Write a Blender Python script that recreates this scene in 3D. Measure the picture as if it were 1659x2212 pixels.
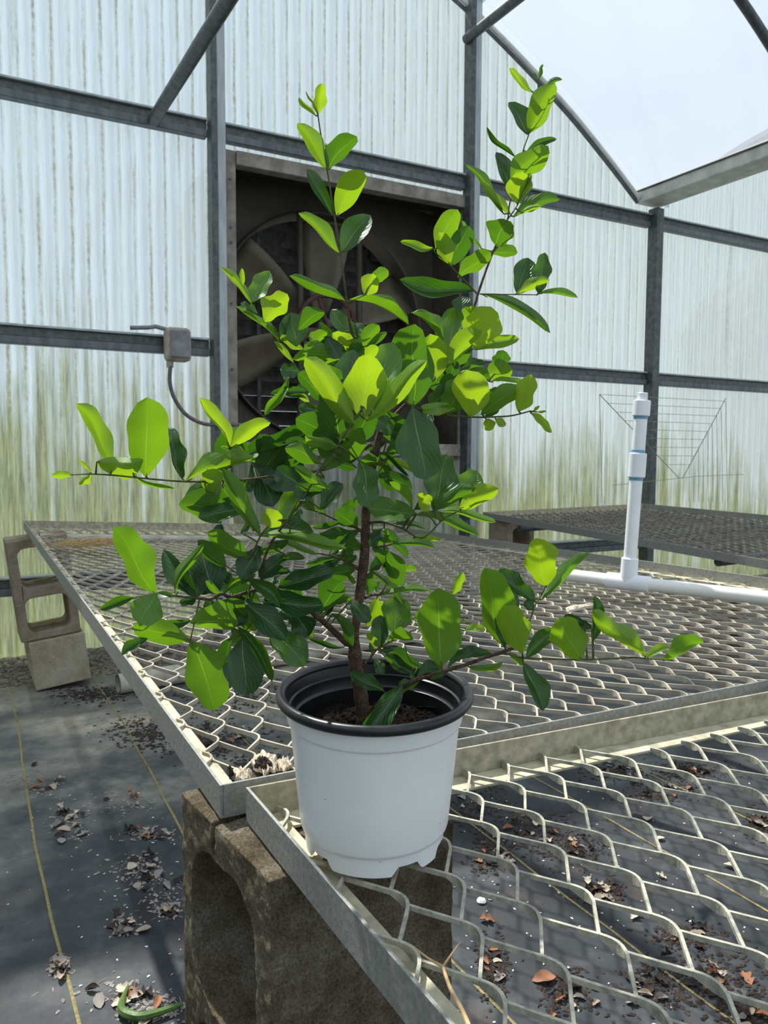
import bpy, bmesh, math, random
from mathutils import Vector, Matrix, noise
R = math.radians
rnd = random.Random(7)
for o in list(bpy.data.objects): bpy.data.objects.remove(o)
SC = bpy.context.scene
COL = SC.collection

# ---------------------------------------------------------------- camera
F = 1680.0; IW, IH = 1659, 2212
PITCH, YAW, ROLL, CZ = R(4.3), R(28.8), R(0.27), 1.0
fw = Vector((math.sin(YAW)*math.cos(PITCH), math.cos(YAW)*math.cos(PITCH), -math.sin(PITCH)))
rt = Vector((math.cos(YAW), -math.sin(YAW), 0)); up = rt.cross(fw)
RT = math.cos(ROLL)*rt + math.sin(ROLL)*up; UP = math.cos(ROLL)*up - math.sin(ROLL)*rt
CAM = Vector((0, 0, CZ))
cd = bpy.data.cameras.new('camera'); cam = bpy.data.objects.new('camera', cd); COL.objects.link(cam)
M = Matrix((RT, UP, -fw)).transposed().to_4x4(); M.translation = CAM
cam.matrix_world = M
cd.sensor_fit = 'VERTICAL'; cd.sensor_height = 36.0; cd.sensor_width = 27.0; cd.lens = 36.0*F/IH
cd.clip_start = 0.01; cd.clip_end = 200
cd.dof.use_dof = True; cd.dof.focus_distance = 0.74; cd.dof.aperture_fstop = 24
SC.camera = cam

# ---------------------------------------------------------------- world, sun, exposure
W = bpy.data.worlds.new('sky'); SC.world = W; W.use_nodes = True
nt = W.node_tree; nt.nodes.clear()
tc = nt.nodes.new('ShaderNodeTexCoord'); sx = nt.nodes.new('ShaderNodeSeparateXYZ')
cr = nt.nodes.new('ShaderNodeValToRGB'); bg = nt.nodes.new('ShaderNodeBackground'); wo = nt.nodes.new('ShaderNodeOutputWorld')
cr.color_ramp.elements[0].position = 0.0; cr.color_ramp.elements[0].color = (0.50, 0.60, 0.62, 1)
cr.color_ramp.elements[1].position = 0.75; cr.color_ramp.elements[1].color = (0.62, 0.80, 1.0, 1)
e = cr.color_ramp.elements.new(0.06); e.color = (0.78, 0.88, 0.96, 1)
nt.links.new(tc.outputs['Generated'], sx.inputs[0]); nt.links.new(sx.outputs[2], cr.inputs[0])
nt.links.new(cr.outputs[0], bg.inputs[0]); nt.links.new(bg.outputs[0], wo.inputs[0])
bg.inputs[1].default_value = 0.85
sd = bpy.data.lights.new('sun', 'SUN'); sun = bpy.data.objects.new('sun', sd); COL.objects.link(sun)
to_sun = Vector((-0.10, 0.60, 1.0)).normalized()
sun.rotation_euler = to_sun.to_track_quat('Z', 'Y').to_euler(); sun.location = (0, 6, 8)
sd.energy = 11.0; sd.angle = R(1.2); sd.color = (1.0, 0.95, 0.84)
SC.view_settings.view_transform = 'Standard'; SC.view_settings.look = 'None'
SC.view_settings.gamma = 1; SC.view_settings.use_curve_mapping = False
SC.view_settings.exposure = 0.58
SC.cycles.transparent_max_bounces = 24; SC.cycles.max_bounces = 12; SC.cycles.transmission_bounces = 10
SC.cycles.diffuse_bounces = 6

# ---------------------------------------------------------------- geometry helpers
def ray(x, y): return fw + RT*((x-IW/2)/F) + UP*((IH/2-y)/F)
def onz(x, y, z): d = ray(x, y); return CAM + d*((z-CZ)/d.z)
def ony(x, y, Y): d = ray(x, y); return CAM + d*(Y/d.y)
HF = Vector((math.sin(YAW), math.cos(YAW), 0)); D0 = 0.7314
def pp(x, y, d=0.0):            # point d metres behind the plane of the trunk
    r = ray(x, y); return CAM + r*((D0+d)/r.dot(HF))

def tag(o, label=None, cat=None, group=None, kind=None):
    if label: o['label'] = label
    if cat: o['category'] = cat
    if group: o['group'] = group
    if kind: o['kind'] = kind
    return o
def empty(name, loc, label, cat, group=None):
    o = bpy.data.objects.new(name, None); o.location = loc; COL.objects.link(o); o.empty_display_size = 0.05
    return tag(o, label, cat, group)

class MB:
    def __init__(s): s.v = []; s.f = []; s.age = []; s.uv = {}
    def add(s, vs, fs):
        b = len(s.v); s.v += [Vector(v) for v in vs]; s.f += [tuple(i+b for i in f) for f in fs]; return b
    def box(s, a, b, rot=None, at=None):
        x0, y0, z0 = a; x1, y1, z1 = b
        vs = [Vector(p) for p in ((x0,y0,z0),(x1,y0,z0),(x1,y1,z0),(x0,y1,z0),(x0,y0,z1),(x1,y0,z1),(x1,y1,z1),(x0,y1,z1))]
        if rot is not None: vs = [rot @ (v-(at or Vector())) + (at or Vector()) for v in vs]
        return s.add(vs, [(0,3,2,1),(4,5,6,7),(0,1,5,4),(1,2,6,5),(2,3,7,6),(3,0,4,7)])
    def bar(s, p, q, w, h, upv=Vector((0,0,1)), oy=0.0, oz=0.0):      # rectangular bar p->q, w sideways, h along up; offsets in same frame
        p = Vector(p); q = Vector(q); d = (q-p).normalized(); sd_ = d.cross(upv).normalized(); u = sd_.cross(d).normalized()
        vs = []
        for c in (p, q):
            for a, b in ((-.5,-.5),(.5,-.5),(.5,.5),(-.5,.5)):
                vs.append(c + sd_*(a*w+oy) + u*(b*h+oz))
        return s.add(vs, [(0,1,2,3),(7,6,5,4),(0,4,5,1),(1,5,6,2),(2,6,7,3),(3,7,4,0)])
    def ribbon(s, pts, w, h, oz=0.0):
        pts = [Vector(p) for p in pts]; base = len(s.v)
        for i, p in enumerate(pts):
            t = pts[min(i+1, len(pts)-1)] - pts[max(i-1, 0)]; sd_ = Vector((t.y, -t.x, 0)).normalized()
            for a, b in ((-.5,-.5),(.5,-.5),(.5,.5),(-.5,.5)): s.v.append(p + sd_*(a*w) + Vector((0,0,b*(h[i] if isinstance(h, (list, tuple)) else h)+(oz[i] if isinstance(oz, (list, tuple)) else oz))))
        for i in range(len(pts)-1):
            q = base+4*i
            for k in range(4): k2 = (k+1) % 4; s.f.append((q+k, q+4+k, q+4+k2, q+k2))
        n = base+4*(len(pts)-1); s.f += [(base,base+1,base+2,base+3),(n+3,n+2,n+1,n)]
    def tube(s, pts, rad, n=10, cap=True, age=None):
        pts = [Vector(p) for p in pts]
        if not isinstance(rad, (list, tuple)): rad = [rad]*len(pts)
        prev = None; rings = []
        for i, p in enumerate(pts):
            t = (pts[min(i+1, len(pts)-1)] - pts[max(i-1, 0)]).normalized()
            if prev is None:
                a = Vector((0,0,1)) if abs(t.z) < .9 else Vector((1,0,0)); nrm = t.cross(a).normalized()
            else: nrm = (prev - t*prev.dot(t)).normalized()
            prev = nrm; b = t.cross(nrm)
            base = len(s.v)
            for k in range(n):
                an = 2*math.pi*k/n; s.v.append(p + (nrm*math.cos(an)+b*math.sin(an))*rad[i])
            rings.append(base)
        for i in range(len(rings)-1):
            a, b = rings[i], rings[i+1]
            for k in range(n): k2 = (k+1) % n; s.f.append((a+k, a+k2, b+k2, b+k))
        if cap:
            s.f.append(tuple(rings[0]+k for k in reversed(range(n)))); s.f.append(tuple(rings[-1]+k for k in range(n)))
    def lathe(s, prof, n=64, c=Vector(), closed=False, mod=None):
        base = len(s.v)
        for j, (r, z) in enumerate(prof):
            for k in range(n):
                an = 2*math.pi*k/n; zz = z + (mod(j, an) if mod else 0)
                s.v.append(Vector((c.x+r*math.cos(an), c.y+r*math.sin(an), c.z+zz)))
        for j in range(len(prof)-1):
            for k in range(n):
                k2 = (k+1) % n; s.f.append((base+j*n+k, base+j*n+k2, base+(j+1)*n+k2, base+(j+1)*n+k))
    def build(s, name, mat, parent=None, smooth=False, bevel=0, local=None):
        me = bpy.data.meshes.new(name)
        inv = None
        if local is not None: inv = local.inverted()
        elif parent is not None: inv = parent.matrix_world_cache.inverted() if hasattr(parent, 'matrix_world_cache') else parent.matrix_basis.inverted()
        p = parent
        if parent is not None and local is None:
            m = Matrix.Identity(4); q = parent
            while q is not None: m = q.matrix_basis @ m; q = q.parent
            inv = m.inverted()
        vs = [inv @ v for v in s.v] if inv is not None else s.v
        me.from_pydata([tuple(v) for v in vs], [], s.f)
        if s.age:
            at = me.attributes.new('age', 'FLOAT', 'POINT')
            at.data.foreach_set('value', s.age)
        if s.uv:
            ul = me.uv_layers.new(name='UVMap')
            for l in me.loops: ul.data[l.index].uv = s.uv.get(l.vertex_index, (0, 0))
        me.materials.append(mat); me.update()
        if smooth:
            for pl in me.polygons: pl.use_smooth = True
            if not s.uv: me.set_sharp_from_angle(angle=R(38))
        o = bpy.data.objects.new(name, me); COL.objects.link(o)
        if parent is not None: o.parent = parent
        if bevel:
            b = o.modifiers.new('bevel', 'BEVEL'); b.width = bevel; b.segments = 2; b.limit_method = 'ANGLE'
        return o

# ---------------------------------------------------------------- materials
def mat(name):
    m = bpy.data.materials.new(name); m.use_nodes = True; n = m.node_tree; n.nodes.clear()
    out = n.nodes.new('ShaderNodeOutputMaterial'); return m, n, out
def nd(n, t, **k):
    x = n.nodes.new(t)
    for a, b in k.items():
        if hasattr(x, a): setattr(x, a, b)
        else: x.inputs[a.replace('_', ' ')].default_value = b
    return x
def lk(n, a, b): n.links.new(a, b)
def coords(n, scale=(1,1,1), kind='Object', loc=(0,0,0)):
    t = nd(n, 'ShaderNodeTexCoord'); m = nd(n, 'ShaderNodeMapping'); m.inputs['Scale'].default_value = scale; m.inputs['Location'].default_value = loc
    lk(n, t.outputs[kind], m.inputs[0]); return m.outputs[0]
def ns(n, vec, scale, detail=4, rough=.55):
    x = nd(n, 'ShaderNodeTexNoise'); x.inputs['Scale'].default_value = scale; x.inputs['Detail'].default_value = detail; x.inputs['Roughness'].default_value = rough
    lk(n, vec, x.inputs['Vector']); return x.outputs[0]
def ramp(n, fac, stops):
    r = nd(n, 'ShaderNodeValToRGB'); els = r.color_ramp.elements
    while len(els) > 1: els.remove(els[-1])
    els[0].position = stops[0][0]; els[0].color = tuple(stops[0][1])+(1,) if len(stops[0][1]) == 3 else stops[0][1]
    for p, c in stops[1:]:
        e = els.new(p); e.color = tuple(c)+(1,)
    lk(n, fac, r.inputs[0]); return r.outputs[0]
def g(v): return (v, v, v)
def mixc(n, fac, a, b, mode='MIX'):
    m = nd(n, 'ShaderNodeMixRGB', blend_type=mode)
    for i, v in ((0, fac), (1, a), (2, b)):
        if isinstance(v, bpy.types.NodeSocket): lk(n, v, m.inputs[i])
        else: m.inputs[i].default_value = v if i == 0 else tuple(v)+(1,)
    return m.outputs[0]
def math_(n, op, a, b=0.0, c=0.0):
    m = nd(n, 'ShaderNodeMath', operation=op)
    for i, v in enumerate((a, b, c)):
        if isinstance(v, bpy.types.NodeSocket): lk(n, v, m.inputs[i])
        else: m.inputs[i].default_value = v
    return m.outputs[0]
def bsdf(n, out, col, rough=.6, metal=0., spec=.5, bump=None, bstr=.3, bdist=.01):
    p = nd(n, 'ShaderNodeBsdfPrincipled')
    for k, v in (('Base Color', col), ('Roughness', rough), ('Metallic', metal), ('Specular IOR Level', spec)):
        if isinstance(v, bpy.types.NodeSocket): lk(n, v, p.inputs[k])
        elif k == 'Base Color': p.inputs[k].default_value = tuple(v)+(1,)
        else: p.inputs[k].default_value = v
    if bump is not None:
        b = nd(n, 'ShaderNodeBump'); b.inputs['Strength'].default_value = bstr; b.inputs['Distance'].default_value = bdist
        lk(n, bump, b.inputs['Height']); lk(n, b.outputs[0], p.inputs['Normal'])
    if out is not None: lk(n, p.outputs[0], out.inputs[0])
    return p
def simple(name, c1, c2, scale=30, rough=.6, metal=0., spec=.4, bstr=.2, bdist=.004, lo=.35, hi=.65, stretch=(1,1,1), bscale=None):
    m, n, o = mat(name); v = coords(n, stretch)
    f = ns(n, v, scale, 6, .6); c = ramp(n, f, [(lo, c1), (hi, c2)])
    f2 = ns(n, v, bscale or scale*3, 3, .6)
    bsdf(n, o, c, rough, metal, spec, f2, bstr, bdist); return m

M_galv = simple('galvanised_steel', (.22,.225,.21), (.34,.34,.305), 160, .55, .25, .4, .15, .002, bscale=500)
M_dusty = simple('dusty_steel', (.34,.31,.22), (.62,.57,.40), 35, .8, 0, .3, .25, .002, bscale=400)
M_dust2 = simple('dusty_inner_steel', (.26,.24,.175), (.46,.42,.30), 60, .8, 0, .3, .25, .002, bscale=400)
M_mesh = simple('mesh_steel', (.25,.25,.215), (.52,.49,.38), 90, .65, .15, .4, .25, .0015, bscale=700)
M_mesh1 = simple('pale_mesh_steel', (.28,.25,.20), (.58,.52,.41), 14, .7, .05, .3, .25, .002, lo=.3, hi=.7)
M_meshdark = simple('weathered_mesh_steel', (.14,.13,.115), (.36,.33,.27), 25, .7, .1, .3, .2, .002)
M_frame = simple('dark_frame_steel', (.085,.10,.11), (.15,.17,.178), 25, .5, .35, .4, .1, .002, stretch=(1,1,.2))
M_framelit = simple('lit_frame_steel', (.32,.36,.37), (.48,.52,.52), 20, .55, .2, .4, .1, .002, stretch=(1,1,.2))  # frame steel with light painted into its tone, for the lit faces
M_tubemat = simple('pipe_steel', (.06,.075,.075), (.13,.14,.135), 30, .5, .4, .4, .1, .002)
M_gutter = simple('gutter_steel', (.42,.42,.38), (.62,.61,.55), 12, .6, .1, .4, .1, .002)
M_wood = simple('weathered_board', (.20,.18,.15), (.36,.33,.28), 14, .85, 0, .2, .3, .004, stretch=(1,1,1))
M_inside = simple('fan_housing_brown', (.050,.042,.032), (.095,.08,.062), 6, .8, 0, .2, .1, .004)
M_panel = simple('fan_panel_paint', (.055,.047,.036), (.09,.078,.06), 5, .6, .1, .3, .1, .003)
M_blade = simple('fan_blade_paint', (.115,.10,.065), (.17,.148,.10), 7, .5, 0, .4, .1, .003)
M_shutter = simple('shutter_metal', (.05,.05,.05), (.12,.12,.12), 18, .5, .3, .4, .1, .003)
M_red = simple('pulley_red_paint', (.07,.03,.028), (.13,.06,.05), 20, .6, 0, .3)
M_boxm = simple('junction_box_plastic', (.30,.25,.20), (.45,.39,.32), 22, .7, 0, .3)
M_boxc = simple('junction_box_cover', (.16,.16,.165), (.27,.27,.27), 18, .5, .1, .4)
M_cable = simple('cable_rubber', (.09,.08,.085), (.17,.15,.15), 30, .5, 0, .4)
M_pvc = simple('pvc_plastic', (.74,.73,.66), (.82,.82,.78), 12, .35, 0, .5, .03, .001)
M_pvcw = simple('pvc_fitting_plastic', (.78,.80,.82), (.86,.88,.90), 12, .35, 0, .5, .03, .001)
M_primer = simple('blue_pipe_cement', (.08,.28,.42), (.15,.40,.55), 40, .4, 0, .5)
M_gpipe = simple('old_pipe', (.38,.35,.27), (.56,.53,.44), 14, .8, 0, .3)
M_potw = None
M_straw = simple('straw', (.40,.26,.11), (.62,.45,.22), 50, .8, 0, .2)
M_twig = simple('dry_stem', (.42,.27,.12), (.60,.44,.24), 60, .6, 0, .3)
M_wire = simple('thin_wire', (.20,.20,.18), (.33,.33,.29), 30, .5, .3, .4)
M_line = simple('yellow_thread', (.16,.13,.05), (.36,.30,.13), 300, .7, 0, .3, stretch=(.2,1,1))
M_white = simple('perlite', (.7,.7,.68), (.85,.85,.83), 30, .8)

def block_mat(name, ca, cb, cc):
    m, n, o = mat(name); v = coords(n)
    f = ns(n, v, 11, 9, .7); c = ramp(n, f, [(.36, ca), (.5, cb), (.64, cc)])
    sp = ns(n, v, 320, 4, .75); c = mixc(n, .75, c, ramp(n, sp, [(.36, g(.35)), (.5, g(.95)), (.62, g(1.35)), (.72, g(2.0))]), 'MULTIPLY')
    h = math_(n, 'ADD', ns(n, v, 380, 5, .75), math_(n, 'MULTIPLY', ns(n, v, 70, 5, .65), 1.6))
    bsdf(n, o, c, .95, 0, .15, h, 1.0, .006); return m
M_block = block_mat('mossy_concrete', (.13,.10,.062), (.25,.20,.13), (.38,.34,.26))
M_block2 = block_mat('tan_concrete', (.50,.42,.28), (.66,.57,.41), (.74,.66,.51))
M_block3 = block_mat('brown_concrete', (.34,.26,.18), (.46,.37,.27), (.55,.46,.36))

def pot_mats():
    m, n, o = mat('white_pot_plastic'); v = coords(n)
    sp = nd(n, 'ShaderNodeTexVoronoi'); sp.inputs['Scale'].default_value = 75; lk(n, v, sp.inputs['Vector'])
    rn = ns(n, v, 22, 2); spot = math_(n, 'LESS_THAN', sp.outputs['Distance'], 0.055)
    spot = math_(n, 'MULTIPLY', spot, math_(n, 'GREATER_THAN', rn, .52))
    c = ramp(n, ns(n, v, 14, 4), [(.3, (.84,.85,.85)), (.7, (.90,.91,.91))])
    c = mixc(n, spot, c, (.05,.04,.03))
    bsdf(n, o, c, .28, 0, .5, ns(n, v, 30, 2), .02, .002)
    m2 = simple('black_pot_plastic', (.006,.007,.008), (.015,.0155,.016), 60, .34, 0, .5, .08, .001)
    return m, m2
M_potw, M_potb = pot_mats()

def soil_mat():
    m, n, o = mat('potting_soil'); v = coords(n)
    c = ramp(n, ns(n, v, 160, 6, .7), [(.35, (.006,.005,.004)), (.55, (.026,.017,.012)), (.70, (.075,.05,.034)), (.80, (.26,.21,.15))])
    bsdf(n, o, c, .95, 0, .2, ns(n, v, 240, 5, .7), 1.0, .006); return m
M_soil = soil_mat()

def bark_mat(name, c1, c2, dots=True):
    m, n, o = mat(name); v = coords(n)
    c = ramp(n, ns(n, v, 120, 4), [(.35, c1), (.65, c2)])
    if dots:
        vo = nd(n, 'ShaderNodeTexVoronoi'); vo.inputs['Scale'].default_value = 330
        mp = coords(n, (1,1,1)); lk(n, mp, vo.inputs['Vector'])
        d = math_(n, 'LESS_THAN', vo.outputs['Distance'], .22); c = mixc(n, d, c, (.50,.43,.34))
    bsdf(n, o, c, .75, 0, .3, ns(n, v, 400, 4), .5, .002); return m
def bark2():
    m, n, o = mat('bark'); v = coords(n)
    a_ = nd(n, 'ShaderNodeAttribute', attribute_name='age').outputs['Fac']
    br = ramp(n, ns(n, v, 120, 4), [(.35, (.042,.024,.015)), (.65, (.11,.065,.04))])
    gr = ramp(n, ns(n, v, 120, 4), [(.35, (.055,.075,.018)), (.65, (.12,.14,.04))])
    c = mixc(n, a_, br, gr)
    vo = nd(n, 'ShaderNodeTexVoronoi'); vo.inputs['Scale'].default_value = 420
    lk(n, coords(n, (1,1,1.6)), vo.inputs['Vector'])
    d = math_(n, 'MULTIPLY', math_(n, 'LESS_THAN', vo.outputs['Distance'], .17), math_(n, 'SUBTRACT', 1.0, math_(n, 'MULTIPLY', a_, .7)))
    c = mixc(n, math_(n, 'MULTIPLY', d, .8), c, (.42,.35,.26))
    bsdf(n, o, c, .75, 0, .3, ns(n, v, 400, 4), .5, .002); return m
M_bark = bark2()

def leaf_mat():
    m, n, o = mat('leaf')
    a = nd(n, 'ShaderNodeAttribute', attribute_name='age').outputs['Fac']
    uv = nd(n, 'ShaderNodeUVMap'); s = nd(n, 'ShaderNodeSeparateXYZ'); lk(n, uv.outputs[0], s.inputs[0])
    u = math_(n, 'ABSOLUTE', math_(n, 'SUBTRACT', s.outputs[0], .5))
    v = s.outputs[1]
    vein = math_(n, 'LESS_THAN', u, math_(n, 'MULTIPLY', math_(n, 'SUBTRACT', 1.15, v), .017))
    lat = math_(n, 'SINE', math_(n, 'MULTIPLY', math_(n, 'SUBTRACT', math_(n, 'MULTIPLY', v, 7.0), math_(n, 'MULTIPLY', u, 7.5)), 6.2832))
    lat = math_(n, 'POWER', math_(n, 'ADD', math_(n, 'MULTIPLY', lat, .5), .5), 14)
    geo = nd(n, 'ShaderNodeNewGeometry'); bk = geo.outputs['Backfacing']
    oc = coords(n)
    blot = ns(n, oc, 70, 5)
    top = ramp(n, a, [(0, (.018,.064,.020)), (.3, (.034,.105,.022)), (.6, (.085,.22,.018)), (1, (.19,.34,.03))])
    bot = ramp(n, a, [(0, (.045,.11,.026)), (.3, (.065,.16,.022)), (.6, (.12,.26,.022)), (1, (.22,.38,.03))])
    col = mixc(n, bk, top, bot)
    col = mixc(n, math_(n, 'MULTIPLY', lat, .22), col, (.20,.34,.08))
    col = mixc(n, .35, col, ramp(n, blot, [(.3, g(.7)), (.7, g(1.25))]), 'MULTIPLY')
    col = mixc(n, math_(n, 'MULTIPLY', vein, .75), col, (.30,.42,.14))
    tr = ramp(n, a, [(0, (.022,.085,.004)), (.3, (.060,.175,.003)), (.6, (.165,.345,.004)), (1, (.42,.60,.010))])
    tr = mixc(n, math_(n, 'MULTIPLY', lat, .15), tr, (.10,.25,.005))
    tr = mixc(n, math_(n, 'MULTIPLY', vein, .35), tr, (.45,.6,.08))
    rough = math_(n, 'ADD', math_(n, 'MULTIPLY', bk, .25), .31)
    p = bsdf(n, None, col, .35, 0, .7, math_(n, 'ADD', math_(n, 'MULTIPLY', lat, -.6), math_(n, 'ADD', blot, math_(n, 'MULTIPLY', vein, -2.0))), .35, .0012)
    lk(n, rough, p.inputs['Roughness'])
    t = nd(n, 'ShaderNodeBsdfTranslucent'); lk(n, tr, t.inputs[0])
    mx = nd(n, 'ShaderNodeMixShader'); mx.inputs[0].default_value = .5
    lk(n, p.outputs[0], mx.inputs[1]); lk(n, t.outputs[0], mx.inputs[2]); lk(n, mx.outputs[0], o.inputs[0]); return m
M_leaf = leaf_mat()

def wall_mat():
    m, n, o = mat('corrugated_polycarbonate')
    t = nd(n, 'ShaderNodeTexCoord'); s = nd(n, 'ShaderNodeSeparateXYZ'); lk(n, t.outputs['Object'], s.inputs[0])
    def mp(sc, loc=(0,0,0)): return coords(n, sc, 'Object', loc)
    streak = ns(n, mp((9, 1, .35)), 3.2, 6, .65)
    fine = ns(n, mp((30, 1, 1.6)), 4, 5, .7)
    grime = ns(n, mp((1, 1, 1)), 60, 4, .7)
    z = s.outputs[2]
    # algae: more towards the ground and just under each girt
    low = math_(n, 'MULTIPLY', math_(n, 'SUBTRACT', math_(n, 'SUBTRACT', 1.68, z), math_(n, 'MULTIPLY', s.outputs[0], .10)), 1.35)
    patch = ns(n, mp((1.2, 1, .8)), 1.5, 3, .5)
    al = math_(n, 'ADD', math_(n, 'ADD', low, math_(n, 'MULTIPLY', math_(n, 'SUBTRACT', streak, .5), 3.2)), math_(n, 'MULTIPLY', math_(n, 'SUBTRACT', patch, .55), 2.4))
    al = nd(n, 'ShaderNodeClamp'); 
    a2 = math_(n, 'ADD', math_(n, 'ADD', low, math_(n, 'MULTIPLY', math_(n, 'SUBTRACT', streak, .5), 3.4)), math_(n, 'MULTIPLY', math_(n, 'SUBTRACT', patch, .56), 2.2))
    lk(n, a2, al.inputs[0]); al = math_(n, 'MULTIPLY', al.outputs[0], .85)
    base = ramp(n, fine, [(.32, (.26,.305,.325)), (.6, (.28,.352,.425))])
    base = mixc(n, math_(n, 'MINIMUM', math_(n, 'MAXIMUM', math_(n, 'MULTIPLY', math_(n, 'SUBTRACT', s.outputs[0], 1.2), .45), 0.0), .85), base, ramp(n, fine, [(.32, (.265,.305,.315)), (.6, (.30,.350,.380))]))
    # dirt lying in the valleys of the corrugation
    ph = math_(n, 'MULTIPLY', s.outputs[0], 2*math.pi/.075)
    wob = math_(n, 'MULTIPLY', ns(n, mp((14, 1, 5)), 3, 5, .75), 1.6)
    val = math_(n, 'POWER', math_(n, 'ADD', math_(n, 'MULTIPLY', math_(n, 'SINE', math_(n, 'ADD', ph, wob)), .5), .5), 6.0)
    val2 = math_(n, 'POWER', math_(n, 'ADD', math_(n, 'MULTIPLY', math_(n, 'COSINE', math_(n, 'MULTIPLY', ph, 2.0)), .5), .5), 3.0)
    dirt = math_(n, 'MULTIPLY', val, ramp(n, ns(n, mp((9, 1, .6)), 3, 4, .6), [(.38, g(.25)), (.62, g(1))]))
    dirt = math_(n, 'MULTIPLY', dirt, ramp(n, ns(n, mp((1, 1, 1)), 45, 4, .7), [(.35, g(.45)), (.6, g(1))]))
    base = mixc(n, math_(n, 'MULTIPLY', val2, .25), base, (.24,.255,.235))
    c = mixc(n, dirt, base, (.11,.12,.095))
    dk = ramp(n, ns(n, mp((4.3, 1, .12), (3.1,0,0)), 2.2, 5, .75), [(.60, g(0)), (.72, g(.75))])
    c = mixc(n, math_(n, 'MULTIPLY', dk, ramp(n, grime, [(.35, g(.3)), (.6, g(1))])), c, (.10,.10,.08))
    gcol = ramp(n, fine, [(.35, (.055,.066,.024)), (.65, (.16,.185,.075))])
    c = mixc(n, al, c, gcol)
    d = nd(n, 'ShaderNodeBsdfDiffuse'); lk(n, c, d.inputs[0])
    tl = nd(n, 'ShaderNodeBsdfTranslucent'); lk(n, c, tl.inputs[0])
    tp = nd(n, 'ShaderNodeBsdfTransparent'); lk(n, c, tp.inputs[0])
    gl = nd(n, 'ShaderNodeBsdfGlossy'); gl.inputs['Roughness'].default_value = .35
    m1 = nd(n, 'ShaderNodeMixShader'); m1.inputs[0].default_value = .74; lk(n, d.outputs[0], m1.inputs[1]); lk(n, tl.outputs[0], m1.inputs[2])
    m2 = nd(n, 'ShaderNodeMixShader'); m2.inputs[0].default_value = .16; lk(n, m1.outputs[0], m2.inputs[1]); lk(n, tp.outputs[0], m2.inputs[2])
    m3 = nd(n, 'ShaderNodeMixShader'); m3.inputs[0].default_value = .05; lk(n, m2.outputs[0], m3.inputs[1]); lk(n, gl.outputs[0], m3.inputs[2])
    lk(n, m3.outputs[0], o.inputs[0]); return m
M_wall = wall_mat()

def film_mat():
    m, n, o = mat('greenhouse_film'); v = coords(n)
    c = ramp(n, ns(n, v, .7, 3), [(.3, (.475,.50,.54)), (.7, (.53,.545,.575))])
    tp = nd(n, 'ShaderNodeBsdfTransparent'); lk(n, c, tp.inputs[0])
    tl = nd(n, 'ShaderNodeBsdfTranslucent'); lk(n, c, tl.inputs[0])
    gl = nd(n, 'ShaderNodeBsdfGlossy'); gl.inputs['Roughness'].default_value = .12
    m1 = nd(n, 'ShaderNodeMixShader'); m1.inputs[0].default_value = .22; lk(n, tp.outputs[0], m1.inputs[1]); lk(n, tl.outputs[0], m1.inputs[2])
    m2 = nd(n, 'ShaderNodeMixShader'); m2.inputs[0].default_value = .05; lk(n, m1.outputs[0], m2.inputs[1]); lk(n, gl.outputs[0], m2.inputs[2])
    b = nd(n, 'ShaderNodeBump'); b.inputs['Strength'].default_value = .5; b.inputs['Distance'].default_value = .05
    lk(n, ns(n, v, 1.6, 3), b.inputs['Height']); lk(n, b.outputs[0], gl.inputs['Normal'])
    lk(n, m2.outputs[0], o.inputs[0]); return m
M_film = film_mat()

def floor_mat():
    m, n, o = mat('woven_ground_cloth'); v = coords(n)
    sy = nd(n, 'ShaderNodeSeparateXYZ'); lk(n, v, sy.inputs[0])
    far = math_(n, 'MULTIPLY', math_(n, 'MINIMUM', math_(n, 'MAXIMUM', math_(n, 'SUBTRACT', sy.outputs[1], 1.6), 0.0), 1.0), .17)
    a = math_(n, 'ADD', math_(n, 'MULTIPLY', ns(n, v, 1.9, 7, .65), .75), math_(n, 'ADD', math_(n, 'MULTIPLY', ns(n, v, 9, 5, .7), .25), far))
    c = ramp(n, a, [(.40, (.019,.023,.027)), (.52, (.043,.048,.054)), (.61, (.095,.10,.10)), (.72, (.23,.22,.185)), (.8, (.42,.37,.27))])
    b = ns(n, v, 4.2, 5, .65); c = mixc(n, ramp(n, b, [(.60, g(0)), (.72, g(.65))]), c, (.10,.065,.045))
    h = math_(n, 'ADD', ns(n, v, 900, 2, .5), math_(n, 'MULTIPLY', ns(n, v, 6, 4), 8))
    bsdf(n, o, c, .6, 0, .25, h, .25, .004); return m
M_floor = floor_mat()
M_gravel = simple('gravel', (.10,.08,.065), (.34,.28,.24), 35, .95, 0, .2, .5, .01)
def litter_mat(name, c1, c2): return simple(name, c1, c2, 60, .8, 0, .25, .3, .003)
M_lit = [litter_mat('dead_leaf_tan', (.34,.26,.19), (.52,.43,.34)), litter_mat('dead_leaf_grey', (.20,.17,.15), (.36,.32,.29)),
         litter_mat('dead_leaf_rust', (.22,.09,.045), (.42,.21,.12)), litter_mat('dead_leaf_dark', (.018,.013,.011), (.062,.043,.035)),
         litter_mat('dead_leaf_pale', (.50,.42,.31), (.68,.60,.48))]
M_strap = simple('fleshy_green', (.05,.11,.02), (.12,.19,.05), 30, .4)

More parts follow.
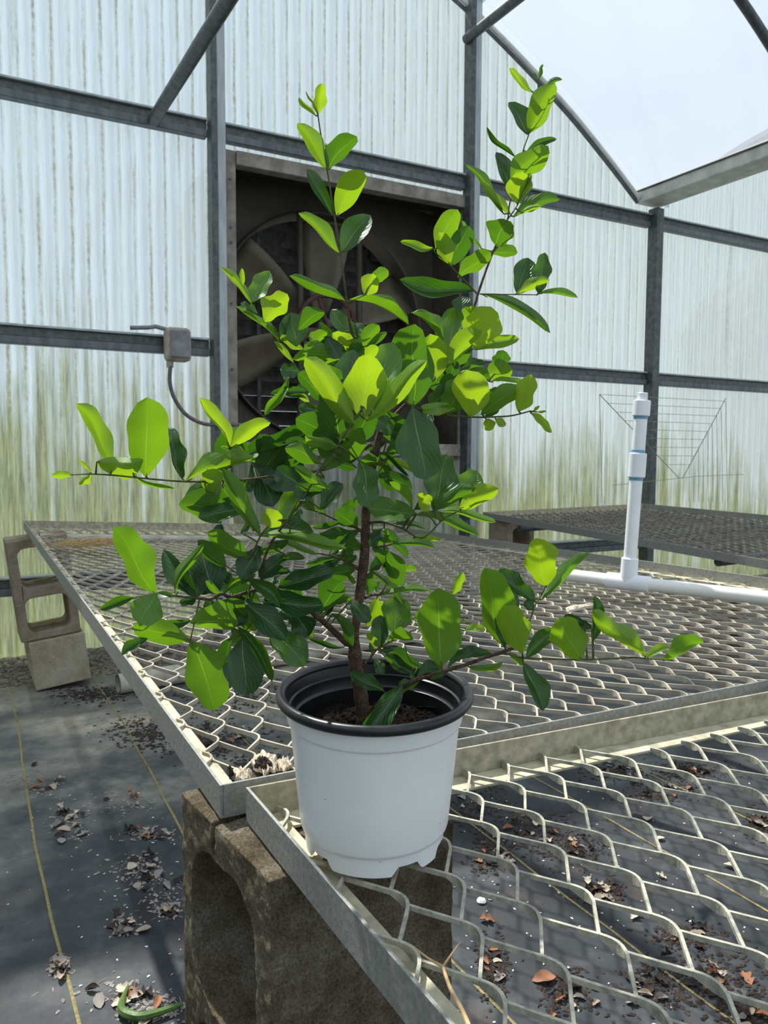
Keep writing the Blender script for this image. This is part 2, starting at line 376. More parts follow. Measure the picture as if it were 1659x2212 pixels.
# ================================================================ STRUCTURE
WY = 4.15
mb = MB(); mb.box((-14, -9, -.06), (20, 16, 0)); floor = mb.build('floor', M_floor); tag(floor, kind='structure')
def strip_line(x, y0, y1, seed):
    mb = MB(); r = random.Random(seed); pts = []; y = y0
    while y < y1: pts.append((x + .012*math.sin(y*2.3+seed) + r.uniform(-.002, .002), y)); y += .12
    vs = []; fs = []
    for i, (a, b) in enumerate(pts):
        vs += [(a-.0032, b, .0012), (a+.0032, b, .0012), (a, b, .003)]
    for i in range(len(pts)-1):
        k = i*3; fs += [(k, k+2, k+5, k+3), (k+2, k+1, k+4, k+5)]
    mb.add(vs, fs); o = mb.build('marking_thread', M_line, floor); return o
for i, x in enumerate((.158, .50, .84, 1.185, 1.53, 1.87)): strip_line(x, .3, 3.55, i)

# back wall, corrugated sheet with the fan opening left free
OX0, OX1, OZ0, OZ1 = 1.30, 2.855, .985, 2.60
ARCH = [(-3.4,2.8),(-2.9,3.25),(-2.2,3.66),(-1.4,3.97),(-.5,4.2),(.4,4.30),(1.3,4.20),(2.2,3.98),(2.887,3.714),(3.566,3.349),(4.0,3.06),(4.31,2.83)]
def smooth_arch(P, sub=6):
    out = []
    for i in range(len(P)-1):
        p0 = P[max(i-1,0)]; p1 = P[i]; p2 = P[i+1]; p3 = P[min(i+2,len(P)-1)]
        for k in range(sub):
            t = k/sub
            out.append(tuple(.5*((2*p1[j]) + (-p0[j]+p2[j])*t + (2*p0[j]-5*p1[j]+4*p2[j]-p3[j])*t*t + (-p0[j]+3*p1[j]-3*p2[j]+p3[j])*t**3) for j in (0,1)))
    out.append(P[-1]); return out
AR = smooth_arch(ARCH)
def arch_z(x):
    if x <= AR[0][0]: return AR[0][1]
    for (a, za), (b, zb) in zip(AR, AR[1:]):
        if a <= x <= b: return za + (zb-za)*(x-a)/(b-a)
    return 2.83 if x < 4.62 else min(4.3, 2.83 + (x-4.62)*.75 - (x-4.62)**2*.09)
mb = MB(); x = -3.4; step = .0125; cols = []
while x < 12.0:
    yy = WY + .010*math.sin(2*math.pi*x/.075 - math.pi/2); cols.append((x, yy)); x += step
def wquad(i, z0a, z1a, z0b, z1b):
    (xa, ya), (xb, yb) = cols[i], cols[i+1]
    mb.add([(xa,ya,z0a),(xb,yb,z0b),(xb,yb,z1b),(xa,ya,z1a)], [(0,1,2,3)])
for i in range(len(cols)-1):
    xa, xb = cols[i][0], cols[i+1][0]; ta, tb = arch_z(xa)-.01, arch_z(xb)-.01
    if OX0 < xa and xb < OX1: wquad(i, 0, OZ0, 0, OZ0); wquad(i, OZ1, ta, OZ1, tb)
    else: wquad(i, 0, ta, 0, tb)
o = mb.build('wall_back', M_wall, smooth=False); tag(o, kind='structure')
bmx = bmesh.new(); bmx.from_mesh(o.data); bmesh.ops.remove_doubles(bmx, verts=bmx.verts, dist=1e-4); bmx.to_mesh(o.data); bmx.free()
for pl in o.data.polygons: pl.use_smooth = True

# left side wall of the bay
mb = MB(); y = -6.0; vs = []; 
k = 0
while y < WY: vs += [(-3.4+.008*math.sin(2*math.pi*y/.075), y, .03), (-3.4+.008*math.sin(2*math.pi*y/.075), y, 2.8)]; y += .0375; k += 1
mb.add(vs, [(2*i, 2*i+2, 2*i+3, 2*i+1) for i in range(k-1)])
tag(mb.build('wall_left', M_wall, smooth=True), kind='structure')

# roof film over our bay and the neighbouring bay
mb = MB(); ys = (-6.0, WY+.03)
off = .03
for (a, za), (b, zb) in zip(AR, AR[1:]):
    mb.add([(a,ys[0],za+off),(b,ys[0],zb+off),(b,ys[1],zb+off),(a,ys[1],za+off)], [(0,1,2,3)])
xs = [4.62+i*.3 for i in range(26)]
for a, b in zip(xs, xs[1:]):
    za, zb = arch_z(a), arch_z(b)
    mb.add([(a,ys[0],za+off),(b,ys[0],zb+off),(b,ys[1],zb+off),(a,ys[1],za+off)], [(0,1,2,3)])
bo = mb.build('ceiling', M_film, smooth=True); tag(bo, kind='structure')

trim = [0]
def tr(mb, m, name=None, **k):
    trim[0] += 1; o = mb.build('trim_%d' % trim[0], m, **k); tag(o, kind='structure'); return o
M_raf = simple('pale_channel_steel', (.62,.63,.60), (.80,.80,.76), 20, .6, 0, .4)
# arch rafter on the end wall and the free bows
mb = MB(); mb.tube([(a, WY-.045, z-.012) for a, z in AR], .015, 10); tr(mb, M_raf, smooth=True)
mb = MB(); mb.tube([(a, WY-.03, z-.040) for a, z in AR], .013, 8); tr(mb, M_frame, smooth=True)
for Y in (2.78, 1.35, -.1, -1.5, -3.0):
    mb = MB(); mb.tube([(a, Y, z-.005) for a, z in AR], .026, 12); tr(mb, M_tubemat, smooth=True)
# purlin pipes running from the end wall
for x, z in ((.919, 2.655), (2.804, 3.515)):
    mb = MB(); mb.tube([(x, WY-.06, z), (x+.02, 1.5, z), (x, -6, z)], .030, 14); tr(mb, M_tubemat, smooth=True)
# posts: channel section (dark web, flange in the painted lit tone)
for x in (1.245, 2.86, 4.475):
    z1 = min(3.80, arch_z(x)+.06) if x < 4 else 2.76
    if abs(x-1.245) < .01: z1 = 4.19
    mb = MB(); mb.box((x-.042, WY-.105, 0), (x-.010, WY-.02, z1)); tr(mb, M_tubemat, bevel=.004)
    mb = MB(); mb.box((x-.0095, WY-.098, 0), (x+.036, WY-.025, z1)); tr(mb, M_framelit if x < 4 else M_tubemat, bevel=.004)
# girts: top-edge highlight painted in as a lighter strip above the dark web
def girt(x0, x1, z):
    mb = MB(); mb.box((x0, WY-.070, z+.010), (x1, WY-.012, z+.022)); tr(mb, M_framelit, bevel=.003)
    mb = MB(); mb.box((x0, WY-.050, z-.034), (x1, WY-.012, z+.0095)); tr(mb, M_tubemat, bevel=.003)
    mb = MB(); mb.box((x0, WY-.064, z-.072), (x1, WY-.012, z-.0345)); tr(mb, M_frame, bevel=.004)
for x0, x1 in ((-3.3, 1.195), (1.29, 2.81), (2.905, 4.425), (4.52, 11.9)): girt(x0, x1, 2.70)
for x0, x1 in ((-3.3, 1.195), (2.905, 4.425), (4.52, 11.9)): girt(x0, x1, 1.58)
for x0, x1 in ((-3.3, 1.195), (1.29, 2.81), (2.905, 4.425), (4.52, 11.9)): girt(x0, x1, .38)
# gutter between the bays
mb = MB(); mb.box((4.315, -6, 2.785), (4.53, WY-.01, 2.865)); tr(mb, M_gutter, bevel=.006)
mb = MB(); mb.box((4.30, -6, 2.866), (4.56, WY-.01, 2.876)); tr(mb, M_galv, bevel=.003)

# gravel along the wall foot
def scatter_stones(name, n, area, smin, smax, m, seed, z=0.0):
    r = random.Random(seed); mb = MB()
    for _ in range(n):
        x = r.uniform(area[0], area[1]); y = r.uniform(area[2], area[3]); s = r.uniform(smin, smax)
        ic = [(0,0,.8),(.9,0,.1),(.3,.85,.15),(-.75,.5,.1),(-.7,-.55,.1),(.3,-.85,.15)]
        a = r.uniform(0, 6.28); ca, sa = math.cos(a), math.sin(a)
        vs = [(x+(px*ca-py*sa)*s*r.uniform(.7,1.3), y+(px*sa+py*ca)*s*r.uniform(.7,1.3), z+pz*s*r.uniform(.7,1.2)) for px, py, pz in ic]
        mb.add(vs, [(0,1,2),(0,2,3),(0,3,4),(0,4,5),(0,5,1),(5,4,3,2,1)])
    return mb.build(name, m)
tag(scatter_stones('gravel', 5200, (-.9, 4.6, 3.62, 4.10), .006, .017, M_gravel, 3, .001), 'loose brown gravel strip along the foot of the back wall', 'gravel', kind='stuff')

# ================================================================ EXHAUST FAN
fan = empty('exhaust_fan', (2.08, WY, OZ0), 'large square exhaust fan with tan blades set into the back wall', 'fan')
FY = 4.62
for xa, xb in ((OX0, OX0+.055), (OX1-.03, OX1)):
    mb = MB(); mb.box((xa, WY-.03, OZ0), (xb, WY+.02, OZ1)); mb.build('side_jamb', M_wood, fan, bevel=.003)
for z_ in (2.45, 2.20, 2.12, 1.80, 1.45, 1.15):
    mb = MB(); mb.tube([(OX0+.024, WY-.029, z_), (OX0+.024, WY-.036, z_)], .007, 8); mb.build('screw', M_tubemat, fan)
for ya, za, zb in ((.045, OZ1-.075, OZ1), (.03, OZ0, OZ0+.075)):
    mb = MB(); mb.box((OX0+.0555, WY-ya, za), (OX1-.0305, WY+.03, zb)); mb.build('frame_board', M_wood, fan, bevel=.004)
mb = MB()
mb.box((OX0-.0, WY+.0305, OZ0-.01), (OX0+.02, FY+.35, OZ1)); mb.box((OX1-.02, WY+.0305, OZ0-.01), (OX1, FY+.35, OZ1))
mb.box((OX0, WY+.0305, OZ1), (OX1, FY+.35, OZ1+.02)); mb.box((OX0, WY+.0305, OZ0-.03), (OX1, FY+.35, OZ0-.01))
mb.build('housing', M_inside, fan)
# panel with round orifice and rolled lip
fcx, fcz, fr = 2.03, 1.775, .69
PY = 4.50
mb = MB(); N = 72; vs = []; fs = []
def sq(a):
    c, s = math.cos(a), math.sin(a)
    t = min(((OX1-.02-fcx) if c > 0 else (fcx-OX0-.02))/max(abs(c), 1e-6), ((OZ1-fcz) if s > 0 else (fcz-OZ0))/max(abs(s), 1e-6)); return (fcx+c*t, fcz+s*t)
for k in range(N):
    a = 2*math.pi*k/N; qx, qz = sq(a)
    vs += [(fcx+fr*math.cos(a), PY, fcz+fr*math.sin(a)), (qx, PY, qz)]
for k in range(N):
    k2 = (k+1) % N; fs.append((2*k, 2*k+1, 2*k2+1, 2*k2))
b = len(vs)
for k in range(N):
    a = 2*math.pi*k/N
    for (dr, dy) in ((.0, 0), (.012, -.03), (.004, -.045), (-.006, -.04), (-.012, .0), (-.012, .12)): vs.append((fcx+(fr+dr)*math.cos(a), PY+dy, fcz+(fr+dr)*math.sin(a)))
for k in range(N):
    k2 = (k+1) % N
    for j in range(5): fs.append((b+6*k+j, b+6*k+j+1, b+6*k2+j+1, b+6*k2+j))
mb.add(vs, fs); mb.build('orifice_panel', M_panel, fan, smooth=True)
for k in range(6):
    a0 = R(145 + k*60); mb = MB(); vs = []; nn = 10; mm = 5
    for i in range(nn+1):
        t = i/nn; rr = .10 + (fr-.125)*t; wdt = .085 + .20*math.sin(min(1, t*1.15)*math.pi/2)
        for j in range(mm+1):
            s = j/mm-.5; pitch = R(40-18*t)
            lx = s*wdt*math.cos(pitch); ly = s*wdt*math.sin(pitch) + .02*(1-4*s*s)
            for th in (0,):
                vs.append((fcx + rr*math.cos(a0) - lx*math.sin(a0), PY+.05+ly, fcz + rr*math.sin(a0) + lx*math.cos(a0)))
    fs = [(i*(mm+1)+j, (i+1)*(mm+1)+j, (i+1)*(mm+1)+j+1, i*(mm+1)+j+1) for i in range(nn) for j in range(mm)]
    mb.add(vs, fs); bo = mb.build('fan_blade', M_blade, fan, smooth=True); sm = bo.modifiers.new('thick', 'SOLIDIFY'); sm.thickness = .006
mb = MB(); mb.tube([(fcx, PY-.06, fcz), (fcx, PY+.12, fcz)], .055, 24); mb.build('hub', M_shutter, fan, smooth=False)
# big belt pulley with spokes
mb = MB(); ring = [(fcx+.19*math.cos(2*math.pi*k/48), PY-.08, fcz+.19*math.sin(2*math.pi*k/48)) for k in range(49)]; mb.tube(ring, .017, 8, False)
for k in range(4): a = R(20+90*k); mb.tube([(fcx, PY-.08, fcz), (fcx+.185*math.cos(a), PY-.08, fcz+.185*math.sin(a))], .012, 8)
mb.build('pulley', M_red, fan, smooth=True)
mb = MB(); mb.tube([(fcx+.10, PY-.105, fcz+.02), (fcx+.38, PY-.10, OZ0+.36)], .055, 16); mb.build('motor', M_shutter, fan, smooth=True)
for x in (1.86, 2.26):
    mb = MB(); mb.tube([(x, PY-.05, OZ0+.08), (x, PY-.05, OZ1-.16)], .020, 12); mb.build('support_post', M_panel, fan, smooth=True)
mb = MB(); mb.box((1.80, PY-.085, 1.70), (2.32, PY-.052, 1.76)); mb.build('bearing_bar', M_panel, fan)
for i in range(17):
    z = OZ0+.05 + i*.095; mb = MB()
    rr_ = Matrix.Rotation(R(-62), 3, 'X'); c = Vector((0, FY+.2, z))
    vs = [Vector((OX0+.022, -.05, -.003)), Vector((OX1-.022, -.05, -.003)), Vector((OX1-.022, .05, -.003)), Vector((OX0+.022, .05, -.003)),
          Vector((OX0+.022, -.05, .003)), Vector((OX1-.022, -.05, .003)), Vector((OX1-.022, .05, .003)), Vector((OX0+.022, .05, .003))]
    vs = [rr_ @ v + c for v in vs]
    mb.add(vs, [(0,3,2,1),(4,5,6,7),(0,1,5,4),(1,2,6,5),(2,3,7,6),(3,0,4,7)]); mb.build('shutter_slat', M_shutter, fan)
mb = MB()
for x in (1.70, 2.10, 2.48): mb.box((x-.012, FY+.12, OZ0), (x+.012, FY+.135, OZ1))
mb.build('shutter_rod', M_shutter, fan)

# junction box, conduit and cable
jb = empty('junction_box', (1.0, WY-.076, 1.45), 'small beige electrical box fixed on the left middle girt', 'electrical box')
mb = MB(); mb.box((.945, WY-.165, 1.462), (1.072, WY-.0765, 1.632)); mb.build('box_body', M_boxm, jb, bevel=.022)
mb = MB(); mb.box((.962, WY-.182, 1.478), (1.058, WY-.1655, 1.616)); mb.build('cover', M_boxc, jb, bevel=.007)
mb = MB(); mb.tube([(.955, WY-.115, 1.622), (.90, WY-.115, 1.632), (.87, WY-.11, 1.625), (.78, WY-.10, 1.618)], .011, 10); mb.build('conduit_elbow', M_boxc, jb, smooth=True)
mb = MB(); mb.tube([(.97, WY-.12, 1.462), (.97, WY-.12, 1.432)], .018, 12); mb.build('cable_gland', M_boxm, jb, smooth=True)
cp = [(.97, 1.44), (.965, 1.36), (.985, 1.28), (1.04, 1.20), (1.12, 1.155), (1.20, 1.145), (1.30, 1.15)]
mb = MB(); pts = [(a, WY-.13, z) for a, z in cp] + [(1.40, WY-.07, 1.145), (1.50, WY+.05, 1.11), (1.62, WY+.16, 1.03), (1.68, WY+.22, .98)]
pts = [Vector(p) for p in pts]
def cr3(P, sub=6):
    out = []
    for i in range(len(P)-1):
        p0 = P[max(i-1,0)]; p1 = P[i]; p2 = P[i+1]; p3 = P[min(i+2,len(P)-1)]
        for k in range(sub):
            t = k/sub; out.append(.5*((2*p1) + (-p0+p2)*t + (2*p0-5*p1+4*p2-p3)*t*t + (-p0+3*p1-3*p2+p3)*t**3))
    out.append(P[-1]); return out
mb.tube(cr3(pts), .010, 10); tag(mb.build('power_cable', M_cable, smooth=True), 'grey cable drooping from the electrical box into the fan opening', 'cable')

# ================================================================ CONCRETE BLOCKS
def rrect(cx, cy, w, h, r, n=5):
    out = []
    for sx_, sy_, a0 in ((1,1,0),(-1,1,90),(-1,-1,180),(1,-1,270)):
        for k in range(n+1):
            a = R(a0 + 90*k/n); out.append((cx+sx_*(w/2-r)+r*math.cos(a), cy+sy_*(h/2-r)+r*math.sin(a)))
    return out
def block_mesh(L, H, T, holes, outline=None):
    """outline in (L,H) plane, holes through T"""
    bm = bmesh.new()
    out = outline or [(0,0),(L,0),(L,H),(0,H)]
    loops = []
    for lp in [out]+holes:
        vs = [bm.verts.new((p[0], 0, p[1])) for p in lp]
        for i in range(len(vs)): bm.edges.new((vs[i], vs[(i+1) % len(vs)]))
    bmesh.ops.triangle_fill(bm, use_beauty=True, edges=bm.edges[:], normal=(0,-1,0))
    ret = bmesh.ops.extrude_face_region(bm, geom=bm.faces[:])
    vv = [e for e in ret['geom'] if isinstance(e, bmesh.types.BMVert)]
    bmesh.ops.translate(bm, verts=vv, vec=(0, T, 0))
    bmesh.ops.recalc_face_normals(bm, faces=bm.faces[:])
    return bm
def put_block(bm, mtx, m, label, rough=False):
    me = bpy.data.meshes.new('concrete_block'); bm.to_mesh(me); bm.free(); me.materials.append(m)
    o = bpy.data.objects.new('concrete_block', me); COL.objects.link(o); o.matrix_world = mtx
    tag(o, label, 'concrete block')
    if rough:
        rm = o.modifiers.new('remesh', 'REMESH'); rm.mode = 'VOXEL'; rm.voxel_size = .0028; rm.use_smooth_shade = True
        tx = bpy.data.textures.new('chips', 'CLOUDS'); tx.noise_scale = .018; tx.noise_depth = 3
        dm = o.modifiers.new('chips', 'DISPLACE'); dm.texture = tx; dm.strength = .0055; dm.mid_level = .55; dm.texture_coords = 'LOCAL'
    else:
        b = o.modifiers.new('bevel', 'BEVEL'); b.width = .005; b.segments = 2; b.limit_method = 'ANGLE'
    return o
def frame(origin, ex, ey, ez):
    m = Matrix((Vector(ex).normalized(), Vector(ey).normalized(), Vector(ez).normalized())).transposed().to_4x4(); m.translation = Vector(origin); return m
# near stack: front-left top corner (.245,.68,.60); cored face looks to -X
NX, NY = .225, .235
yd = Vector((-.024, .224, 0)).normalized(); xd = Vector((yd.y, -yd.x, 0))
# local x = along yd (L), local y = across xd (T), local z up (H)
n0 = Vector((.247, .668, .199)); Hn = .40
hl = [rrect(NY*.5+.002, Hn-.132, .168, .178, .055, 7), rrect(NY*.5+.002, .086, .168, .13, .05, 7)]
cr_y = .136
outl = [(0,0),(NY,0),(NY,Hn),(cr_y+.0055,Hn),(cr_y+.0045,Hn-.018),(cr_y+.0065,Hn-.036),(cr_y-.0035,Hn-.036),(cr_y-.0045,Hn-.018),(cr_y-.0025,Hn),(0,Hn)]
put_block(block_mesh(NY, Hn, NX, hl, outl), frame(n0, yd, xd, (0,0,1)), M_block, 'weathered concrete block on end with a cracked rim under the potted plant', True)
# its lower neighbour lying flat
L2 = .42
put_block(block_mesh(L2, .198, NX, [rrect(.125, .099, .14, .13, .035), rrect(.295, .099, .14, .13, .035)]), frame(n0+Vector((0,0,-.1985))-yd*.09, yd, xd, (0,0,1)), M_block, 'mossy concrete block on the ground carrying the cracked upright block')
# far-left stack
tilt = R(6.5)
ez = Vector((-math.sin(tilt), 0, math.cos(tilt))); ex = Vector((math.cos(tilt), 0, math.sin(tilt)))
put_block(block_mesh(.42, .205, .22, [rrect(.12, .10, .13, .125, .03), rrect(.29, .10, .13, .125, .03)]), frame((.262, 3.475, .006), (0,1,0), ex, ez), M_block2, 'tan concrete block lying on the ground as the base of the far left stack')
up0 = Vector((.262, 3.475, .006)) + ez*.208 - ex*.025 + Vector((0,.02,0))
put_block(block_mesh(.235, .425, .21, [rrect(.118, .305, .165, .165, .03), rrect(.118, .105, .165, .145, .03)]), frame(up0, ex, (0,1,0), ez), M_block3, 'brown concrete block on end atop the tan block, daylight through its two cores')
# supports below the right rear bench
def plain_block(x, y, z, rot, lab, m=M_block3, onend=True):
    if onend: bm = block_mesh(.2, .40, .2, [rrect(.1, .29, .13, .14, .03), rrect(.1, .11, .13, .14, .03)])
    else: bm = block_mesh(.40, .19, .2, [rrect(.11, .095, .13, .12, .03), rrect(.29, .095, .13, .12, .03)])
    put_block(bm, Matrix.Translation((x, y, z)) @ Matrix.Rotation(rot, 4, 'Z'), m, lab)
plain_block(2.90, 3.72, .191, 0, 'brown concrete block on end under the left rear corner of the far bench')
plain_block(2.86, 3.70, .0, 0, 'concrete block lying on the floor under the far bench, below its rear upright block', onend=False)
plain_block(3.02, 2.30, .0, R(8), 'concrete block on end on the floor under the front rail of the far bench')

# ================================================================ BENCHES (angle iron + expanded metal)
def bil(C, s, t):      # corners NL,NR,FR,FL ; s across, t away
    return (C[0]*(1-s)+C[1]*s)*(1-t) + (C[3]*(1-s)+C[2]*s)*t
def inv_bil(C, x, y):
    s, t = .5, .5
    for _ in range(8):
        p = bil(C, s, t); dx = x-p.x; dy = y-p.y
        ps = (C[1]-C[0])*(1-t)+(C[2]-C[3])*t; pt = (C[3]-C[0])*(1-s)+(C[2]-C[1])*s
        det = ps.x*pt.y-ps.y*pt.x; s += (dx*pt.y-dy*pt.x)/det; t += (ps.x*dy-ps.y*dx)/det
    return s, t
def bench(C, ox, oy, label, name, msh, sag, flip=1, leg=.038, skew=0.0, th=.0016, ymin=-99, sw=.0029, sh=.0042, bh=.0095):
    C = [Vector(c) for c in C]
    root = empty(name, C[0]*.25+C[1]*.25+C[2]*.25+C[3]*.25 - Vector((0,0,.04)), label, 'bench')
    cen = (C[0]+C[1]+C[2]+C[3])/4
    for i in range(4):
        a, b = C[i], C[(i+1) % 4]
        d = (b-a).normalized(); inn = Vector((0,0,1)).cross(d).normalized()
        if (cen-a).dot(inn) < 0: inn = -inn
        q = .0035
        if i in (0, 2): a2, b2 = a+d*.0036, b-d*.0036
        else: a2, b2 = a, b
        r_ = MB(); dz = Vector((0,0,leg))
        def slab(o1, o2, z0, z1, mm):
            m_ = MB(); vs = []
            for p in (a2, b2):
                for (o_, z_) in ((o1,z0),(o2,z0),(o2,z1),(o1,z1)): vs.append(p+inn*o_+Vector((0,0,z_)))
            m_.add(vs, [(0,1,2,3),(7,6,5,4),(0,4,5,1),(1,5,6,2),(2,6,7,3),(3,7,4,0)]); return m_
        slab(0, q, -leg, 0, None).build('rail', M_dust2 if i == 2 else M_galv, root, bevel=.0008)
        ra = slab(q, leg, -leg, -leg+.0035, None); ra.build('rail_flange', M_dusty, root, bevel=.0008)
    SW, HL = .0588, .0672
    mb = MB()
    def zz(x, y):
        s, t = inv_bil(C, x, y); p = bil(C, s, t)
        e = max(0, min(s, 1-s))*abs((C[1]-C[0]).length); e2 = max(0, min(t, 1-t))*abs((C[3]-C[0]).length)
        m_ = min(e, e2)
        return s, t, p.z - leg + .012 - sag*(1-math.exp(-m_/.09)) - sag*.5*math.sin(math.pi*max(0,min(1,s)))*math.sin(math.pi*max(0,min(1,t)))
    xs0 = min(c.x for c in C)-.2; xs1 = max(c.x for c in C)+.2; ys0 = max(ymin, min(c.y for c in C)-.2); ys1 = max(c.y for c in C)+.2
    lx = [0, .0]
    def inside(x, y, mg=.004):
        s, t, z = zz(x, y)
        ws = (C[1]-C[0]).length; wt = (C[3]-C[0]).length
        return mg/ws < s < 1-mg/ws and mg/wt < t < 1-mg/wt, z
    j0 = int(math.floor((ys0-oy)/HL)); j1 = int(math.ceil((ys1-oy)/HL))
    for j in range(j0, j1+1):
        y = oy + j*HL; offx = ox + (j % 2)*SW/2 + skew*j
        i0 = int((xs0-offx)/SW); i1 = int((xs1-offx)/SW)+1
        for i in range(i0, i1+1):
            x = offx + i*SW
            y_u, y_l = y, y-.030
            okc, zc = inside(x, y-.015)
            if not okc: continue
            rz = .0025*flip
            lift = .0
            u_, zu = inside(x, y_u); l_, zl = inside(x-.003, y_l)
            # bond: both strands side by side, a deeper strip that curves from one strand into the next
            cut = None if u_ else .4
            bp = []; hh = []; oo = []
            for q in range(7):
                t = q/6
                bp.append(Vector((x - .0020 + .0062*math.sin(math.pi*(t*.92+.04)), y - .030*t, zu*(1-t)+zl*t)))
                e_ = math.sin(math.pi*t); hh.append(sh + (bh-sh)*e_); oo.append(-(bh-sh)*.5*e_)
            if cut: bp = bp[2:]; hh = hh[2:]; oo = oo[2:]
            mb.ribbon(bp, sw*1.05, hh, oo)
            b_ = bp[-1]
            for sgn in (-1, 1):
                tx = x + sgn*SW/2 - skew; ty = y - HL
                t_in, tz = inside(tx, ty)
                q2 = Vector((tx - .0016, ty, tz))
                if not t_in:
                    best = None
                    for kk in range(1, 12):
                        f_ = kk/12; pz_ = b_.lerp(q2, f_); ok_, z_ = inside(pz_.x, pz_.y)
                        if ok_: best = Vector((pz_.x, pz_.y, z_))
                    if best is None: continue
                    q2 = best
                dz_ = -.0016 if sgn > 0 else 0
                a_ = Vector(b_) if sgn < 0 else bp[-2]+Vector((.0008,0,0))
                mb.ribbon([a_+Vector((0,0,dz_)), a_.lerp(q2,.5)+Vector((0,0,dz_*.6)), q2], sw, sh)
    mb.build('expanded_metal_mesh', msh, root)
    return root
B2 = [(.262,-1.2,.64),(2.2,-1.2,.645),(2.2,.700,.628),(.263,.786,.64)]
bench(B2, .5025, .7100, 'low wire bench in front, angle iron frame, holding the potted plant', 'wire_mesh_bench', M_mesh, .0, 1, ymin=-.45)
B1 = [(.240,.803,.640),(2.13,.735,.645),(2.16,3.80,.590),(.255,3.80,.695)]
bench(B1, .271, .975, 'long sagging wire bench behind the pot with the white pipe lying on it', 'wire_mesh_bench', M_mesh1, .026, -1, sw=.0028, sh=.0064, bh=.0105)
B3 = [(2.87,1.0,.545),(4.30,1.0,.615),(4.332,4.0,.649),(2.876,3.95,.638)]
bench(B3, 2.95, 1.20, 'dark wire bench on blocks by the right rear post', 'wire_mesh_bench', M_meshdark, .012, 1, sw=.0034, sh=.0075, bh=.0115)
# cross pipes that carry the far bench
for y in (3.62, 2.25):
    mb = MB(); mb.tube([(2.90, y, .562 if y > 3 else .535), (4.25, y, .58 if y > 3 else .555)], .020, 12)
    tag(mb.build('support_pipe', M_tubemat, smooth=True), 'rear cross pipe under the dark right bench, resting on the stacked blocks' if y > 3 else 'front cross pipe under the dark right bench, open end showing', 'pipe')
# big old pipe on the floor below the sagging bench
mb = MB(); a, b = Vector((.56, 3.30, .042)), Vector((2.3, 3.52, .042))
mb.tube([a, b], .041, 24, False); mb.tube([a, a.lerp(b, .03)], .034, 24, False)
tag(mb.build('floor_pipe', M_gpipe, smooth=True), 'thick dusty pipe lying on the floor under the sagging bench', 'pipe')
mb = MB(); a, b = Vector((.56, 2.10, .045)), Vector((2.3, 2.22, .045)); 
mb = MB(); mb.tube([(.30, 3.56, .64), (2.1, 3.56, .53)], .018, 12); tag(mb.build('support_pipe', M_gpipe, smooth=True), 'pale cross pipe under the rear edge of the sagging bench', 'pipe')

# PVC riser and header lying on the sagging bench
hp = empty('pvc_riser', (1.60, 1.53, .62), 'white plastic water pipe with an upright riser lying across the sagging bench', 'pipe')
hz = .640
A = onz(1150, 1233, hz); T = onz(1357, 1258, hz); B = onz(1659, 1292, hz); B = T + (B-T)*1.9
mb = MB(); mb.tube([A, T], .0185, 24); mb.build('header_pipe', M_pvc, hp, smooth=True)
mb = MB(); mb.tube([T, B], .0185, 24); mb.build('header_pipe', M_pvc, hp, smooth=True)
dT = (B-T).normalized()
mb = MB(); mb.tube([T-dT*.062, T-dT*.061, T+dT*.061, T+dT*.062], [.0200,.0235,.0235,.0200], 24); 
top_dir = None
def depth_pt(x, y, p): # same distance as p
    r = ray(x, y); return CAM + r*((p-CAM).dot(HF)/r.dot(HF))
Tp = depth_pt(1388, 853, T)
ud = (Tp-T).normalized(); Lr = (Tp-T).length
mb.tube([T, T+ud*.068, T+ud*.070], [.0235,.0235,.021], 24); mb.build('tee_fitting', M_pvcw, hp, smooth=True)
mb = MB(); mb.tube([T+ud*.05, T+ud*(Lr-.04)], .0180, 24); mb.build('riser_pipe', M_pvcw, hp, smooth=True)
cl = (depth_pt(1375, 1005, T)-T).length
def coupling(c, h, r, name='coupling'):
    mb = MB(); mb.tube([T+ud*(c-h), T+ud*(c-h+.002), T+ud*(c+h-.002), T+ud*(c+h)], [r-.002, r, r, r-.002], 24); o = mb.build(name, M_pvcw, hp, smooth=True)
    for q in (c-h-.004, c+h+.004):
        m2 = MB(); m2.tube([T+ud*(q-.0045), T+ud*(q+.0045)], .0187, 24); m2.build('cement_ring', M_primer, o, smooth=True)
    return o
coupling(cl, .034, .0238)
ct = (depth_pt(1389, 882, T)-T).length
mb = MB(); mb.tube([T+ud*(ct-.022), T+ud*(ct-.020), T+ud*(ct+.020), T+ud*(ct+.022)], [.021,.0235,.0235,.021], 24)
o = mb.build('top_adapter', M_pvcw, hp, smooth=True)
m2 = MB(); m2.tube([T+ud*(ct-.030), T+ud*(ct-.021)], .0187, 24); m2.build('cement_ring', M_primer, o, smooth=True)
m2 = MB(); prof = []
z = ct+.020
for i in range(6): prof += [(z, .0135), (z+.0018, .0150), (z+.0036, .0135)]; z += .0038
m2.tube([T+ud*a_ for a_, _ in prof], [r_ for _, r_ in prof], 24); m2.build('threaded_end', M_pvcw, o, smooth=True)
mb = MB(); mb.tube([A-dT*.005, A+dT*.045], .0235, 24); mb.tube([A+dT*.012, A+dT*.012+Vector((0,0,.045))], .0235, 24); mb.build('elbow_fitting', M_pvcw, hp, smooth=True)

